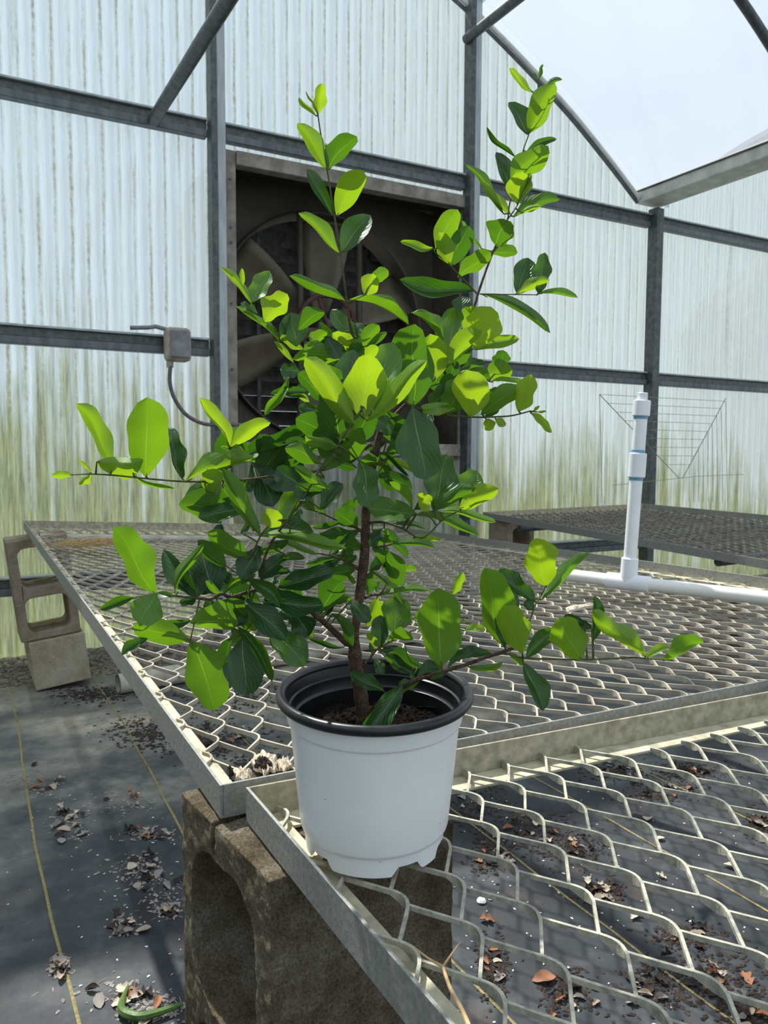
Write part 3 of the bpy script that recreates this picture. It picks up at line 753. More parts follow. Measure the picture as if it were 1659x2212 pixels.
# tapered wire rack standing on the far bench
rk = empty('wire_rack', (4.35, 3.86, .64), 'faint tapered wire rack leaning against the wall above the right rear bench', 'wire rack')
for k in range(9):
    f = k/9.5
    yk = 3.74 + .030*k
    tl_ = Vector((1295, 852, 0)).lerp(Vector((1466, 1032, 0)), f); tr_ = Vector((1568, 860, 0)).lerp(Vector((1474, 1034, 0)), f)
    a = ony(tl_.x, tl_.y, yk); b = ony(tr_.x, tr_.y, yk)
    b = Vector((b.x, yk, a.z))
    zb_ = .655
    lean = .06*(1-f)
    pts = [b, Vector((b.x+lean, yk, zb_))]
    mb = MB(); mb.tube([a, b], .0017, 6)
    mb.tube(pts, .0017, 6)
    if k == 0: mb.tube([a, Vector((a.x+.05, yk, zb_))], .0017, 6)
    mb.build('wire_hoop', M_wire, rk)
mb = MB()
for (p0, p1) in (((1295,852),(1466,1032)), ((1568,860),(1474,1034))):
    mb.tube([ony(*p0, 3.735), ony(*p1, 3.735+.03*9)], .0026, 6)
mb.tube([(3.76, 3.737, .80), (4.6, 3.76, .85), (5.06, 3.737, .86)], .0018, 6)
mb.build('brace_wire', M_wire, rk)

# ================================================================ POT
bc = Vector((.3495, .6523, .6230))
tiltv = (Vector((0,0,1)) - HF*math.tan(R(3.6))).normalized()
pm = frame(bc, rt - tiltv*rt.dot(tiltv), tiltv.cross(rt - tiltv*rt.dot(tiltv)), tiltv)
plant = bpy.data.objects.new('potted_plant', None); COL.objects.link(plant); plant.matrix_world = pm; plant.matrix_basis = pm; plant.empty_display_size = .05
tag(plant, 'leafy green shrub in a white plastic pot with a black rim', 'potted plant')
def put_local(mb, name, m, smooth=True, parent=plant):
    return mb.build(name, m, parent, smooth, local=Matrix.Identity(4))
PH = .150
notch = [R(a) for a in (-62, -18, 42, 102, 162, 222)]
def notch_mod(j, an):
    if j > 1: return 0
    for c in notch:
        d = abs((an-c+math.pi) % (2*math.pi)-math.pi)
        if d < R(9): return .0085
        if d < R(13): return .0085*(R(13)-d)/R(4)
    return 0
prof = [(.0655,0),(.0672,0),(.0684,.016),(.0688,.0185),(.0712,.0205),(.0722,.024),(.0765,.070),(.0812,.122),(.0816,.1245),(.0835,.1262),(.0840,.128),(.0866,.146),(.0870,.1475)]
mb = MB(); mb.lathe(prof, 128, mod=notch_mod); pw = put_local(mb, 'pot', M_potw); pw['label'] = 'white plastic pot wall with a notched foot'
mb = MB(); mb.lathe([(.0655,0),(.0660,.012),(.0650,.0125),(.0,.0125)], 96, mod=notch_mod); put_local(mb, 'base', M_potw, parent=pw)
# label the rim by a torus profile
c0, rr0 = .0897, .0048
rp = [(c0+rr0*math.cos(a)*1.0, PH-.001+rr0*1.05*math.sin(a)) for a in [R(-95+i*24) for i in range(16)]]
mb = MB(); mb.lathe(rp, 128); rim = put_local(mb, 'rim', M_potb); rim['label'] = 'rolled black rim'
mb = MB(); mb.lathe([(.0862,PH+.001),(.0842,.145),(.0826,.1385),(.0806,.1375),(.0800,.128),(.0790,.1265),(.0768,.1255),(.0745,.100),(.074,.09)], 128); put_local(mb, 'inner_wall', M_potb)
# soil
mb = MB(); vs = []; fs = []; nr, na = 26, 72; SZ = .1105
def soil_h(x, y):
    return SZ + .0055*noise.noise(Vector((x*55, y*55, 3))) + .004*noise.noise(Vector((x*140, y*140, 1))) + .0025*noise.noise(Vector((x*320, y*320, 7))) - .10*max(0, math.hypot(x, y)-.066)
for i in range(nr+1):
    r_ = .0762*i/nr
    for k in range(na):
        a = 2*math.pi*k/na; x, y = r_*math.cos(a), r_*math.sin(a); vs.append((x, y, soil_h(x, y)))
fs = [(i*na+k, i*na+(k+1) % na, (i+1)*na+(k+1) % na, (i+1)*na+k) for i in range(nr) for k in range(na)]
mb.add(vs, fs)
r = random.Random(5)
for _ in range(900):
    a = r.uniform(0, 6.28); q = .073*math.sqrt(r.random()); x, y = q*math.cos(a), q*math.sin(a); s = r.uniform(.0008, .0026); z = soil_h(x, y)
    ax = r.uniform(0, 3.14); ll = r.choice([1,1,1.6,3.2])
    vs = [(x+dx*s*ll*math.cos(ax)-dy*s*math.sin(ax), y+dx*s*ll*math.sin(ax)+dy*s*math.cos(ax), z+dz*s) for dx, dy, dz in ((1,0,0),(-1,0,.3),(0,1,0),(0,-1,.2),(0,0,1),(0,0,-1))]
    mb.add(vs, [(0,2,4),(2,1,4),(1,3,4),(3,0,4),(2,0,5),(1,2,5),(3,1,5),(0,3,5)])
put_local(mb, 'soil', M_soil, smooth=False)

#PLANT_BEGIN
# ================================================================ SHRUB
# stems: (x, y, depth mm behind the trunk plane, radius mm)
STEMS = {
 'trunk': [[(788,1556,0,7.6),(783,1530,0,7.0),(778,1490,0,6.6),(770,1445,0,6.6),(766,1410,0,6.6),(766,1380,0,4.4),(768,1350,0,4.3),(779,1270,2,4.7),(789,1180,4,4.6),(790,1110,5,4.4),(797,1040,6,4.1),(812,975,8,3.8),(824,925,8,3.5)]],
 'left_upright_shoot': [[(824,925,8,3.2),(800,850,10,2.6),(775,780,12,2.1),(756,700,12,1.7),(750,655,10,1.5),(735,545,8,1.3),(722,465,6,1.2),(707,368,4,1.1),(696,310,3,.9),(687,250,2,.8)],
                        [(751,652,10,.8),(765,648,8,.6),(789,637,0,.5)]],
 'right_upright_shoot': [[(824,925,8,3.2),(870,880,14,2.6),(930,820,22,2.3),(985,740,28,2.0),(1024,662,30,1.8),(1033,633,30,1.7),(1055,570,30,1.5),(1072,528,30,1.3),(1096,475,30,1.1),(1101,440,30,1.0),(1120,370,30,.9),(1130,325,30,.8),(1143,287,30,.8),(1158,225,30,.6),(1162,180,30,.5)],
                         [(1031,635,30,1.2),(1000,602,24,1.0),(970,572,18,.8),(940,545,12,.7),(933,532,10,.6)],
                         [(1036,635,30,.9),(1075,636,30,.8),(1112,636,30,.7),(1160,637,30,.6)],
                         [(1096,475,30,.9),(1108,458,26,.8),(1120,440,22,.6)]],
 'right_side_branch': [[(812,900,8,2.6),(840,872,-8,2.4),(864,862,-14,2.1),(890,878,-22,1.5),(950,894,-30,1.2),(1020,901,-36,1.1),(1080,900,-40,1.0),(1110,897,-42,.9),(1145,888,-44,.8)],
                       [(864,862,-14,1.2),(920,835,-6,1.0),(968,790,-4,.9),(1005,762,-4,.8),(1028,752,-4,.6)],
                       [(930,835,0,.9),(970,822,6,.8),(1010,815,8,.7),(1055,823,8,.6)]],
 'left_side_branch': [[(800,960,6,2.6),(740,1000,-10,2.1),(680,1018,-26,1.8),(610,1025,-40,1.5),(540,1035,-50,1.4),(470,1039,-56,1.3),(400,1040,-60,1.2),(320,1034,-64,1.1),(250,1027,-68,1.0),(197,1024,-70,.8),(150,1026,-72,.5)],
                      [(503,1034,-54,.9),(500,1000,-60,.8),(497,968,-66,.8)]],
 'front_branch': [[(768,1398,0,4.2),(745,1385,-4,4.4),(720,1362,-10,4.0),(690,1335,-20,3.7),(640,1295,-34,3.0),(600,1275,-46,2.6),(568,1256,-56,2.2),(567,1225,-62,1.7),(582,1180,-70,1.5),(615,1130,-82,1.4),(650,1085,-92,1.3),(690,1015,-108,1.2),(730,960,-120,1.1),(757,920,-126,1.0),(784,880,-130,.9)],
                  [(600,1275,-46,1.5),(545,1253,-54,1.6),(518,1242,-58,1.3),(545,1195,-70,1.0),(563,1157,-78,.9),(580,1136,-82,.7)]],
 'lower_left_branch': [[(600,1275,-46,2.2),(550,1275,-50,2.1),(500,1290,-54,2.2),(480,1283,-56,2.0),(455,1294,-56,1.6),(430,1293,-56,1.6),(385,1288,-58,1.1),(336,1283,-62,.9)],
                       [(431,1294,-56,1.2),(420,1345,-62,.9),(411,1384,-66,.8)],
                       [(518,1242,-58,1.0),(500,1230,-56,.9),(487,1222,-54,.8)],
                       [(590,1275,-46,1.1),(568,1300,-46,1.0),(560,1320,-46,.8),(545,1345,-50,.8),(522,1372,-50,.8)]],
 'middle_branch': [[(785,1150,4,2.4),(765,1138,14,1.8),(725,1122,22,1.5),(690,1106,28,1.3),(660,1098,32,1.1),(648,1085,34,.8)],
                   [(776,1230,3,2.2),(755,1216,0,1.7),(728,1204,-6,1.3),(700,1197,-10,1.1),(682,1195,-12,.9)]],
 'right_twig': [[(792,1130,4,1.8),(830,1128,-6,1.5),(870,1142,-16,1.2),(900,1160,-24,1.1),(922,1157,-28,1.0),(960,1120,-24,.9),(1000,1100,-20,.8)],
                [(806,1182,2,1.3),(835,1179,0,1.1),(848,1175,0,.8)],
                [(800,975,8,1.8),(828,980,4,1.2),(838,990,0,.8)],
                [(788,1292,2,2.0),(805,1285,8,1.8),(822,1283,14,1.4),(835,1262,20,.8),(846,1248,24,.7)]],
 'short_twig': [[(783,1442,0,1.8),(800,1420,-4,1.6),(812,1405,-6,1.5),(835,1390,-4,1.3),(845,1386,0,1.1),(875,1370,14,1.0),(922,1349,34,.9)],
                [(908,1440,20,1.0),(885,1425,10,.7),(874,1393,8,.5)]],
 'low_right_branch': [[(798,1540,-4,3.4),(830,1510,-26,3.2),(868,1486,-48,3.2),(900,1468,-58,3.0),(945,1453,-66,2.5),(1000,1438,-72,2.2),(1055,1418,-78,2.0),(1088,1408,-80,2.2),(1115,1397,-80,1.6)],
                      [(1088,1410,-80,1.5),(1130,1421,-82,1.2),(1200,1424,-84,1.0),(1256,1425,-86,1.0),(1320,1423,-88,1.0),(1368,1420,-90,1.1),(1400,1423,-90,.8),(1455,1426,-92,.6)],
                      [(1110,1398,-80,1.2),(1140,1350,-70,.9),(1156,1308,-60,.9),(1170,1285,-56,.8),(1180,1264,-52,.6)]],
}
# leaves: base x,y  tip x,y  half widths left/right (px, as seen), face, age (lowered to darken a few shadowed leaves)[, bow[, extra depth mm]]
# face: 1 upper side seen, -1 underside seen, 0 folded trough (negative width = the half nearer the eye)
LV = {
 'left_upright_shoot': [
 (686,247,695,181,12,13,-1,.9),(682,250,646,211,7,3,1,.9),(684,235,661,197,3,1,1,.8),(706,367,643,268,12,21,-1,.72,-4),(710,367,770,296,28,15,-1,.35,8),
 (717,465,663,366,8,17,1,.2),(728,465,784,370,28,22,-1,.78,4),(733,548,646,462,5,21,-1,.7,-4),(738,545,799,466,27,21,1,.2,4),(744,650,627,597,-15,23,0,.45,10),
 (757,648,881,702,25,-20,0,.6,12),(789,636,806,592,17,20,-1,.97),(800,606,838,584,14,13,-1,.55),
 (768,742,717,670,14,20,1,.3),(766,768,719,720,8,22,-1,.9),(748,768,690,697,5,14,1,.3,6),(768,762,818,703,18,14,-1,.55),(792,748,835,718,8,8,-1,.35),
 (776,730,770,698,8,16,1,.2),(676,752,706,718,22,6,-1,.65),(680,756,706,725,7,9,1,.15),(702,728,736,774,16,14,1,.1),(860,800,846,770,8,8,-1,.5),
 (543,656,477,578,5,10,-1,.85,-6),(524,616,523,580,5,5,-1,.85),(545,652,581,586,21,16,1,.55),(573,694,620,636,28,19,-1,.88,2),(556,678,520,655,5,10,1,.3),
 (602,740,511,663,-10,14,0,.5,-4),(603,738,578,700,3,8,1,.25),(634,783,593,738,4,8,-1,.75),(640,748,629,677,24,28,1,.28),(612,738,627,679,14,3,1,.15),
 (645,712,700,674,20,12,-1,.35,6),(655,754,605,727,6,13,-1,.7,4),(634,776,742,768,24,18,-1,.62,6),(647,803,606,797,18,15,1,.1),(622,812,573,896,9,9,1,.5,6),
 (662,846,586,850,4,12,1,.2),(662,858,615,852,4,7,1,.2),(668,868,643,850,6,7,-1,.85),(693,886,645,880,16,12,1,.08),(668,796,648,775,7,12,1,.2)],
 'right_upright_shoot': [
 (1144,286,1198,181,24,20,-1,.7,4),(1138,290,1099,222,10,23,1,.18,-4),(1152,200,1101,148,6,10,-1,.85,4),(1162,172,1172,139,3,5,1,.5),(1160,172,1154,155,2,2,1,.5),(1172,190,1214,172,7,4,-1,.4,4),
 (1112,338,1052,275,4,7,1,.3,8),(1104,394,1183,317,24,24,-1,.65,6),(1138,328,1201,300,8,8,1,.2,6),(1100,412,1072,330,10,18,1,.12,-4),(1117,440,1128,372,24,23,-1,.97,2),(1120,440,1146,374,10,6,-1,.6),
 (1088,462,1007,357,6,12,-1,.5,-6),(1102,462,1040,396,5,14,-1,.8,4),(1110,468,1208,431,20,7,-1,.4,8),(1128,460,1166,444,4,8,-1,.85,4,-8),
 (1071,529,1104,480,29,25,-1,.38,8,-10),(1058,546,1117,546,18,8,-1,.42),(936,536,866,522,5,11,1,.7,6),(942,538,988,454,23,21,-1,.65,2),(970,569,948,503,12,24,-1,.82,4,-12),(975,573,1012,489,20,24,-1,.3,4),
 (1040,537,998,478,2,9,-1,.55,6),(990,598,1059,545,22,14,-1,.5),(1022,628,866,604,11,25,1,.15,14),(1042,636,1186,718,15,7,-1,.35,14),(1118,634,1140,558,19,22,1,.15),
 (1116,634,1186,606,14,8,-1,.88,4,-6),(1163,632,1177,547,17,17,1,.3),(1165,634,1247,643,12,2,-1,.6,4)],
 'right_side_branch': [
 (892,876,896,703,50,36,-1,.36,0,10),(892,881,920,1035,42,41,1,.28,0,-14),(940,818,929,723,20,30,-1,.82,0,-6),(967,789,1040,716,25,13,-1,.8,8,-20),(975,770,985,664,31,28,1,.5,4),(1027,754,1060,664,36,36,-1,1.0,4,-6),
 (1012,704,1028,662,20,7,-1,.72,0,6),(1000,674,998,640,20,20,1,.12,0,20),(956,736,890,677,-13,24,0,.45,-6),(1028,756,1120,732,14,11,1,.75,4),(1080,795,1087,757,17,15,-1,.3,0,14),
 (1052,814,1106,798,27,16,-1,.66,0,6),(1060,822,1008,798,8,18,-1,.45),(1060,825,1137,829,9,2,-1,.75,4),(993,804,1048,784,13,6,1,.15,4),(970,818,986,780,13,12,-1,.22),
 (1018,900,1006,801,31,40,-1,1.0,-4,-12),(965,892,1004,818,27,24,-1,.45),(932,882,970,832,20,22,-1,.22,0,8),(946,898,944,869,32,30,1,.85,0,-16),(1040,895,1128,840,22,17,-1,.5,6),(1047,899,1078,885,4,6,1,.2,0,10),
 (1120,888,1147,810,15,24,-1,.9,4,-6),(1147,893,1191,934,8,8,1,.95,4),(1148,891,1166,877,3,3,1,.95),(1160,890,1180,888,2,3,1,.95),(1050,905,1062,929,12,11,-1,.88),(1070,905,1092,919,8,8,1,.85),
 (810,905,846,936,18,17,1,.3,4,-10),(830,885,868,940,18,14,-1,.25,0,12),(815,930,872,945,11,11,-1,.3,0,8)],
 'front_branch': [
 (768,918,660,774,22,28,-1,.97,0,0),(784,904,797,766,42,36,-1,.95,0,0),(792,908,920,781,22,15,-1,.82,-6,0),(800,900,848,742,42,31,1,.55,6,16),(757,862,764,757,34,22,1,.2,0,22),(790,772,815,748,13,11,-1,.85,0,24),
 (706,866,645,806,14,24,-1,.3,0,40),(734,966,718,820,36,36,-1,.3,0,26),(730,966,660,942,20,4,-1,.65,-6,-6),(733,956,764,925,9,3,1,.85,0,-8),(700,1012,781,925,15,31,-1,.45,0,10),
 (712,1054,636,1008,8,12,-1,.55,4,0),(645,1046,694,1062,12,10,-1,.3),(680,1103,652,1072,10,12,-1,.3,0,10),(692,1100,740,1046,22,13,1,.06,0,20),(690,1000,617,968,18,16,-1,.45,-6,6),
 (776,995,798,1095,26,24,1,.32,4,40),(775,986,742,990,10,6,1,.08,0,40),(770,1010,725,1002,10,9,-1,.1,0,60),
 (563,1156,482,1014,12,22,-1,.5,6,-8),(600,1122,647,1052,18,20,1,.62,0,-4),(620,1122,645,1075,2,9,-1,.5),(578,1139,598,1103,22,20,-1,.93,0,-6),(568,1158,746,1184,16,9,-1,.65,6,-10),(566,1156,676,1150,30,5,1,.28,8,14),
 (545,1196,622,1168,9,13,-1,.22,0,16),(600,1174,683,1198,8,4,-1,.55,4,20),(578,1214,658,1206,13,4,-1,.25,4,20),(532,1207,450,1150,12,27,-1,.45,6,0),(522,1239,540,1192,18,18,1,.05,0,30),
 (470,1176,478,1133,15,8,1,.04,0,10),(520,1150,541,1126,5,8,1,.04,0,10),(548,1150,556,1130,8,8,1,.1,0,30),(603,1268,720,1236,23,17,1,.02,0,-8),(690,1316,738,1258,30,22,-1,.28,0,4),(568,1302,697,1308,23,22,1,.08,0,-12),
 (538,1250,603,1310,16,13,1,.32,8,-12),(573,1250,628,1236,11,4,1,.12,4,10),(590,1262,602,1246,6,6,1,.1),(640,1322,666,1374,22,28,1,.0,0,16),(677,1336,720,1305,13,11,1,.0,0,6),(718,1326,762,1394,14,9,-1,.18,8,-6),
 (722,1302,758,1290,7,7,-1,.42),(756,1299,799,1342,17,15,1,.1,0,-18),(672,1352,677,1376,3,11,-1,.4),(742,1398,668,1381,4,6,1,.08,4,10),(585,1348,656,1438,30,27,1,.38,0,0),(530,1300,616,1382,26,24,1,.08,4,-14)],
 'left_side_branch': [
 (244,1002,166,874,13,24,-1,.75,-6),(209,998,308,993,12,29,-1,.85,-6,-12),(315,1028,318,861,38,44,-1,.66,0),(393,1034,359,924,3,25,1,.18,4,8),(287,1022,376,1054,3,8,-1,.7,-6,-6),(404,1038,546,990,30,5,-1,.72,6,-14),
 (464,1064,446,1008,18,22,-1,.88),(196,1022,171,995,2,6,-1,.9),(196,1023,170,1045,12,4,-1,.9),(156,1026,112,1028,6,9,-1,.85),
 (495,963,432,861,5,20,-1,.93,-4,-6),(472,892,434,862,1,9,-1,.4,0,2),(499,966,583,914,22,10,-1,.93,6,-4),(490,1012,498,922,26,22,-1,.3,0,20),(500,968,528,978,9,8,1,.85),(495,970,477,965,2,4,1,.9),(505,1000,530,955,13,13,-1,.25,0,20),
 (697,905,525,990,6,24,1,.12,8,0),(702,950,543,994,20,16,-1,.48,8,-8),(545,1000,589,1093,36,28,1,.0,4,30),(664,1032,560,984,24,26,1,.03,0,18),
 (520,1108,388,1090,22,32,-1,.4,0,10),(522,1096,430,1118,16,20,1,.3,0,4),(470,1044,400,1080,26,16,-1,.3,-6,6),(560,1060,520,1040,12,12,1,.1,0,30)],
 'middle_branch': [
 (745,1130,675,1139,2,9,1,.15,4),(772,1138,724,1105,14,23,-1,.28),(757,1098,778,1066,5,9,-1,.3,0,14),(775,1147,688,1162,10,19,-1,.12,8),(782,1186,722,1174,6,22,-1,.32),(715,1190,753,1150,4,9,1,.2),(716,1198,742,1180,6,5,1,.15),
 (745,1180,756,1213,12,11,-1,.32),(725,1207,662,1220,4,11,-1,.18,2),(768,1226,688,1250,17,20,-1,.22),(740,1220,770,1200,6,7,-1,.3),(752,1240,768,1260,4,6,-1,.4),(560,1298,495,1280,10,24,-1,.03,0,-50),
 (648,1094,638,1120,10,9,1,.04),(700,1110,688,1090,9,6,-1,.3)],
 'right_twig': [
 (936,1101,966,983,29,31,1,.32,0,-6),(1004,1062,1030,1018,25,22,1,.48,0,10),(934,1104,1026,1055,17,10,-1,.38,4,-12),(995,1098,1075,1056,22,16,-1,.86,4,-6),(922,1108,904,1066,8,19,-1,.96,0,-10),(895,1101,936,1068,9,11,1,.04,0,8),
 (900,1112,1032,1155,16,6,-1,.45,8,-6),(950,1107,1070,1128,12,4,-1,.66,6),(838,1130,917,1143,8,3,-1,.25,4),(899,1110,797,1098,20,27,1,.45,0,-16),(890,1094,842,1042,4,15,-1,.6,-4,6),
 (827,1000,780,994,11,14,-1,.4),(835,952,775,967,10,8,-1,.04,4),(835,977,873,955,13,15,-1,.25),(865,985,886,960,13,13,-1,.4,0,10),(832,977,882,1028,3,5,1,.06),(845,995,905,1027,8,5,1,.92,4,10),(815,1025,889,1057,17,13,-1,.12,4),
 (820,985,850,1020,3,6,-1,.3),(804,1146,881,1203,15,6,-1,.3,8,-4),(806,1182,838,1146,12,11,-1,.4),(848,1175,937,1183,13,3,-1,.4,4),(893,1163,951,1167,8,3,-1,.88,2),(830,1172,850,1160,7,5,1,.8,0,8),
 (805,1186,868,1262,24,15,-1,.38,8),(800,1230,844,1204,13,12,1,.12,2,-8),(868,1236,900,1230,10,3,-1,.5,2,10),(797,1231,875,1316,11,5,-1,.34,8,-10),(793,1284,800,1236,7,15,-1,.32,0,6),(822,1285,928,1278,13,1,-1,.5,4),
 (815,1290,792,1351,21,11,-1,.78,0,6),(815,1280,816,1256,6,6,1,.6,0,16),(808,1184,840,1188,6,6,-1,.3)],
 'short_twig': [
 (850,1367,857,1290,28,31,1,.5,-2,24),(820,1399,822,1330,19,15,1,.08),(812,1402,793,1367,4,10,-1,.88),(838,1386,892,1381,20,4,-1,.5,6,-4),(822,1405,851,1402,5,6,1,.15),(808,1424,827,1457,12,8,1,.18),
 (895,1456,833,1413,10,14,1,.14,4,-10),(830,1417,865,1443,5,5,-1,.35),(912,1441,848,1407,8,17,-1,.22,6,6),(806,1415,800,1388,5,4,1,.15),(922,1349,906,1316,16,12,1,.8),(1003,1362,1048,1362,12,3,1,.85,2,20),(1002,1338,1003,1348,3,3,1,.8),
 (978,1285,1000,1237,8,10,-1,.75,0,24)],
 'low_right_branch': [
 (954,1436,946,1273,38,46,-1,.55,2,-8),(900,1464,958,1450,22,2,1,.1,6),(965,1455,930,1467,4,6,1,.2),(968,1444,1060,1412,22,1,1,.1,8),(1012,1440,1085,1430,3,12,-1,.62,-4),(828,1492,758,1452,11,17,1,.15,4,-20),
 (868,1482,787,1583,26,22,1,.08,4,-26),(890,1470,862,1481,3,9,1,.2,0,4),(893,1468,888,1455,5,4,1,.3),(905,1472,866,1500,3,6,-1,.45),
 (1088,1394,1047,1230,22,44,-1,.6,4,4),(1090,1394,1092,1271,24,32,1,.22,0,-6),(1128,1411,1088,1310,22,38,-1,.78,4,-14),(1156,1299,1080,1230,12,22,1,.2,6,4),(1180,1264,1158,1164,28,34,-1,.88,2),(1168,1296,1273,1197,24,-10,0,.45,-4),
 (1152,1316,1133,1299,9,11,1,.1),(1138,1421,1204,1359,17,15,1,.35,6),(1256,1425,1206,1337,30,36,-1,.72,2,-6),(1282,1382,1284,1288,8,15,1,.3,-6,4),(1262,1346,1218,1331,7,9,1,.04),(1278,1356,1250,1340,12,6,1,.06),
 (1395,1417,1281,1319,13,23,-1,.75,4,-4),(1398,1419,1444,1400,14,4,1,.85,2),(1433,1427,1519,1386,24,9,-1,.55,6),(1130,1432,1172,1534,25,13,1,.18,4),(1098,1408,1127,1438,9,4,-1,.5)],
 'lower_left_branch': [
 (334,1281,248,1141,24,38,-1,.6),(336,1283,301,1346,32,31,1,.6,0,-8),(290,1291,217,1316,9,10,1,.28,-2,8),(340,1281,373,1288,7,5,1,.25),(409,1382,289,1352,23,24,-1,.6,0,-4),(412,1340,342,1341,13,5,1,.25,4,10),(318,1378,264,1414,8,12,1,.3,-4,10),
 (413,1346,513,1347,38,15,-1,.62,4,-6),(490,1295,552,1361,23,17,-1,.42,4,-6),(428,1291,355,1189,23,15,1,.08,4,8),(427,1289,404,1210,27,30,1,.14,2,0),(467,1282,432,1180,30,34,1,.0,4,14),(380,1287,440,1176,12,7,-1,.5,12,-8),
 (425,1290,388,1300,12,5,1,.06,0,12),(487,1223,428,1169,9,21,-1,.28,6),(482,1283,552,1240,9,8,1,.5,6,-10),(480,1283,445,1255,6,8,-1,.55,4),(414,1386,463,1532,47,35,-1,.55,4,-8),(525,1380,530,1500,38,39,1,.03,0,6),(500,1378,484,1431,7,19,-1,.18,0,14),
 (500,1355,524,1390,10,12,-1,.4,0,-4),(515,1356,587,1470,15,10,1,.33,8,-6),(440,1315,462,1300,10,10,1,.2,0,8)],
}
FILL = {
 'front_branch': [(700,870,690,960,26,24,-1,.22,0,34),(720,940,640,905,22,26,-1,.3,0,30),(745,1000,690,940,24,28,-1,.3,0,30),(700,1030,640,1075,20,24,1,.1,0,36),(660,1060,600,1010,26,22,1,.06,0,34),
   (640,1150,590,1105,22,22,1,.06,0,40),(560,1180,520,1250,20,22,1,.04,0,26),(620,1200,560,1245,16,18,1,.06,0,30),(650,1300,610,1250,20,20,-1,.15,0,30),(590,1340,640,1290,18,20,1,.05,0,20),(735,850,700,790,20,22,-1,.35,0,40),(800,880,830,810,26,24,-1,.35,0,40),(775,900,735,835,20,24,-1,.3,0,44),
   (765,960,800,880,24,26,-1,.28,0,50),(540,1310,500,1350,16,18,1,.1,0,20)],
 'left_side_branch': [(560,1030,610,960,28,26,-1,.22,0,34),(600,1010,660,950,26,24,-1,.25,0,30),(480,1050,520,1110,26,22,-1,.3,0,16),(440,1045,480,990,20,22,-1,.4,0,20),(560,1030,640,1050,20,18,1,.08,0,20),(620,1030,560,940,22,24,-1,.15,0,40),(530,1040,470,1085,24,20,-1,.3,0,20),(700,1000,760,960,20,24,-1,.2,0,30)],
 'lower_left_branch': [(470,1270,400,1250,20,22,1,.06,0,22),(500,1275,450,1230,22,24,1,.02,0,24),(470,1300,520,1340,20,22,-1,.2,0,20),(540,1290,500,1320,18,18,1,.1,0,18)],
 'left_upright_shoot': [(700,790,660,740,16,18,-1,.4,0,10),(740,800,700,760,16,18,1,.15,0,12),(790,800,760,740,16,16,-1,.4,0,10),(690,830,640,850,14,16,1,.1,0,20),(740,790,780,740,14,14,-1,.5,0,14)],
 'right_side_branch': [(870,860,835,810,20,22,-1,.25,0,26),(930,890,900,960,20,22,1,.1,0,26),(960,850,930,800,18,20,-1,.3,0,16),(990,860,960,810,18,20,-1,.25,0,18),(1040,880,1080,840,16,16,-1,.35,0,14),(850,900,880,960,20,22,-1,.2,0,26),(980,790,1010,740,16,18,-1,.4,0,14)],
 'right_twig': [(820,1000,850,1060,14,16,-1,.2,0,20),(810,980,860,1000,12,12,-1,.3,0,14),(830,1140,800,1180,10,12,1,.1,0,12),(830,1200,850,1240,12,12,-1,.2,0,16)],
 'middle_branch': [(740,1130,760,1080,12,12,-1,.2,0,12),(740,1200,700,1225,10,12,1,.08,0,10)],
}
for k_, v_ in FILL.items(): LV[k_] += v_
def catmull(P, sub=4):
    out = []
    for i in range(len(P)-1):
        p0 = P[max(i-1,0)]; p1 = P[i]; p2 = P[i+1]; p3 = P[min(i+2,len(P)-1)]
        for k in range(sub):
            t = k/sub
            out.append(tuple(.5*((2*p1[j]) + (-p0[j]+p2[j])*t + (2*p0[j]-5*p1[j]+4*p2[j]-p3[j])*t*t + (-p0[j]+3*p1[j]-3*p2[j]+p3[j])*t**3) for j in range(len(p1))))
    out.append(tuple(P[-1])); return out
PXM = D0/F
lr = random.Random(11)
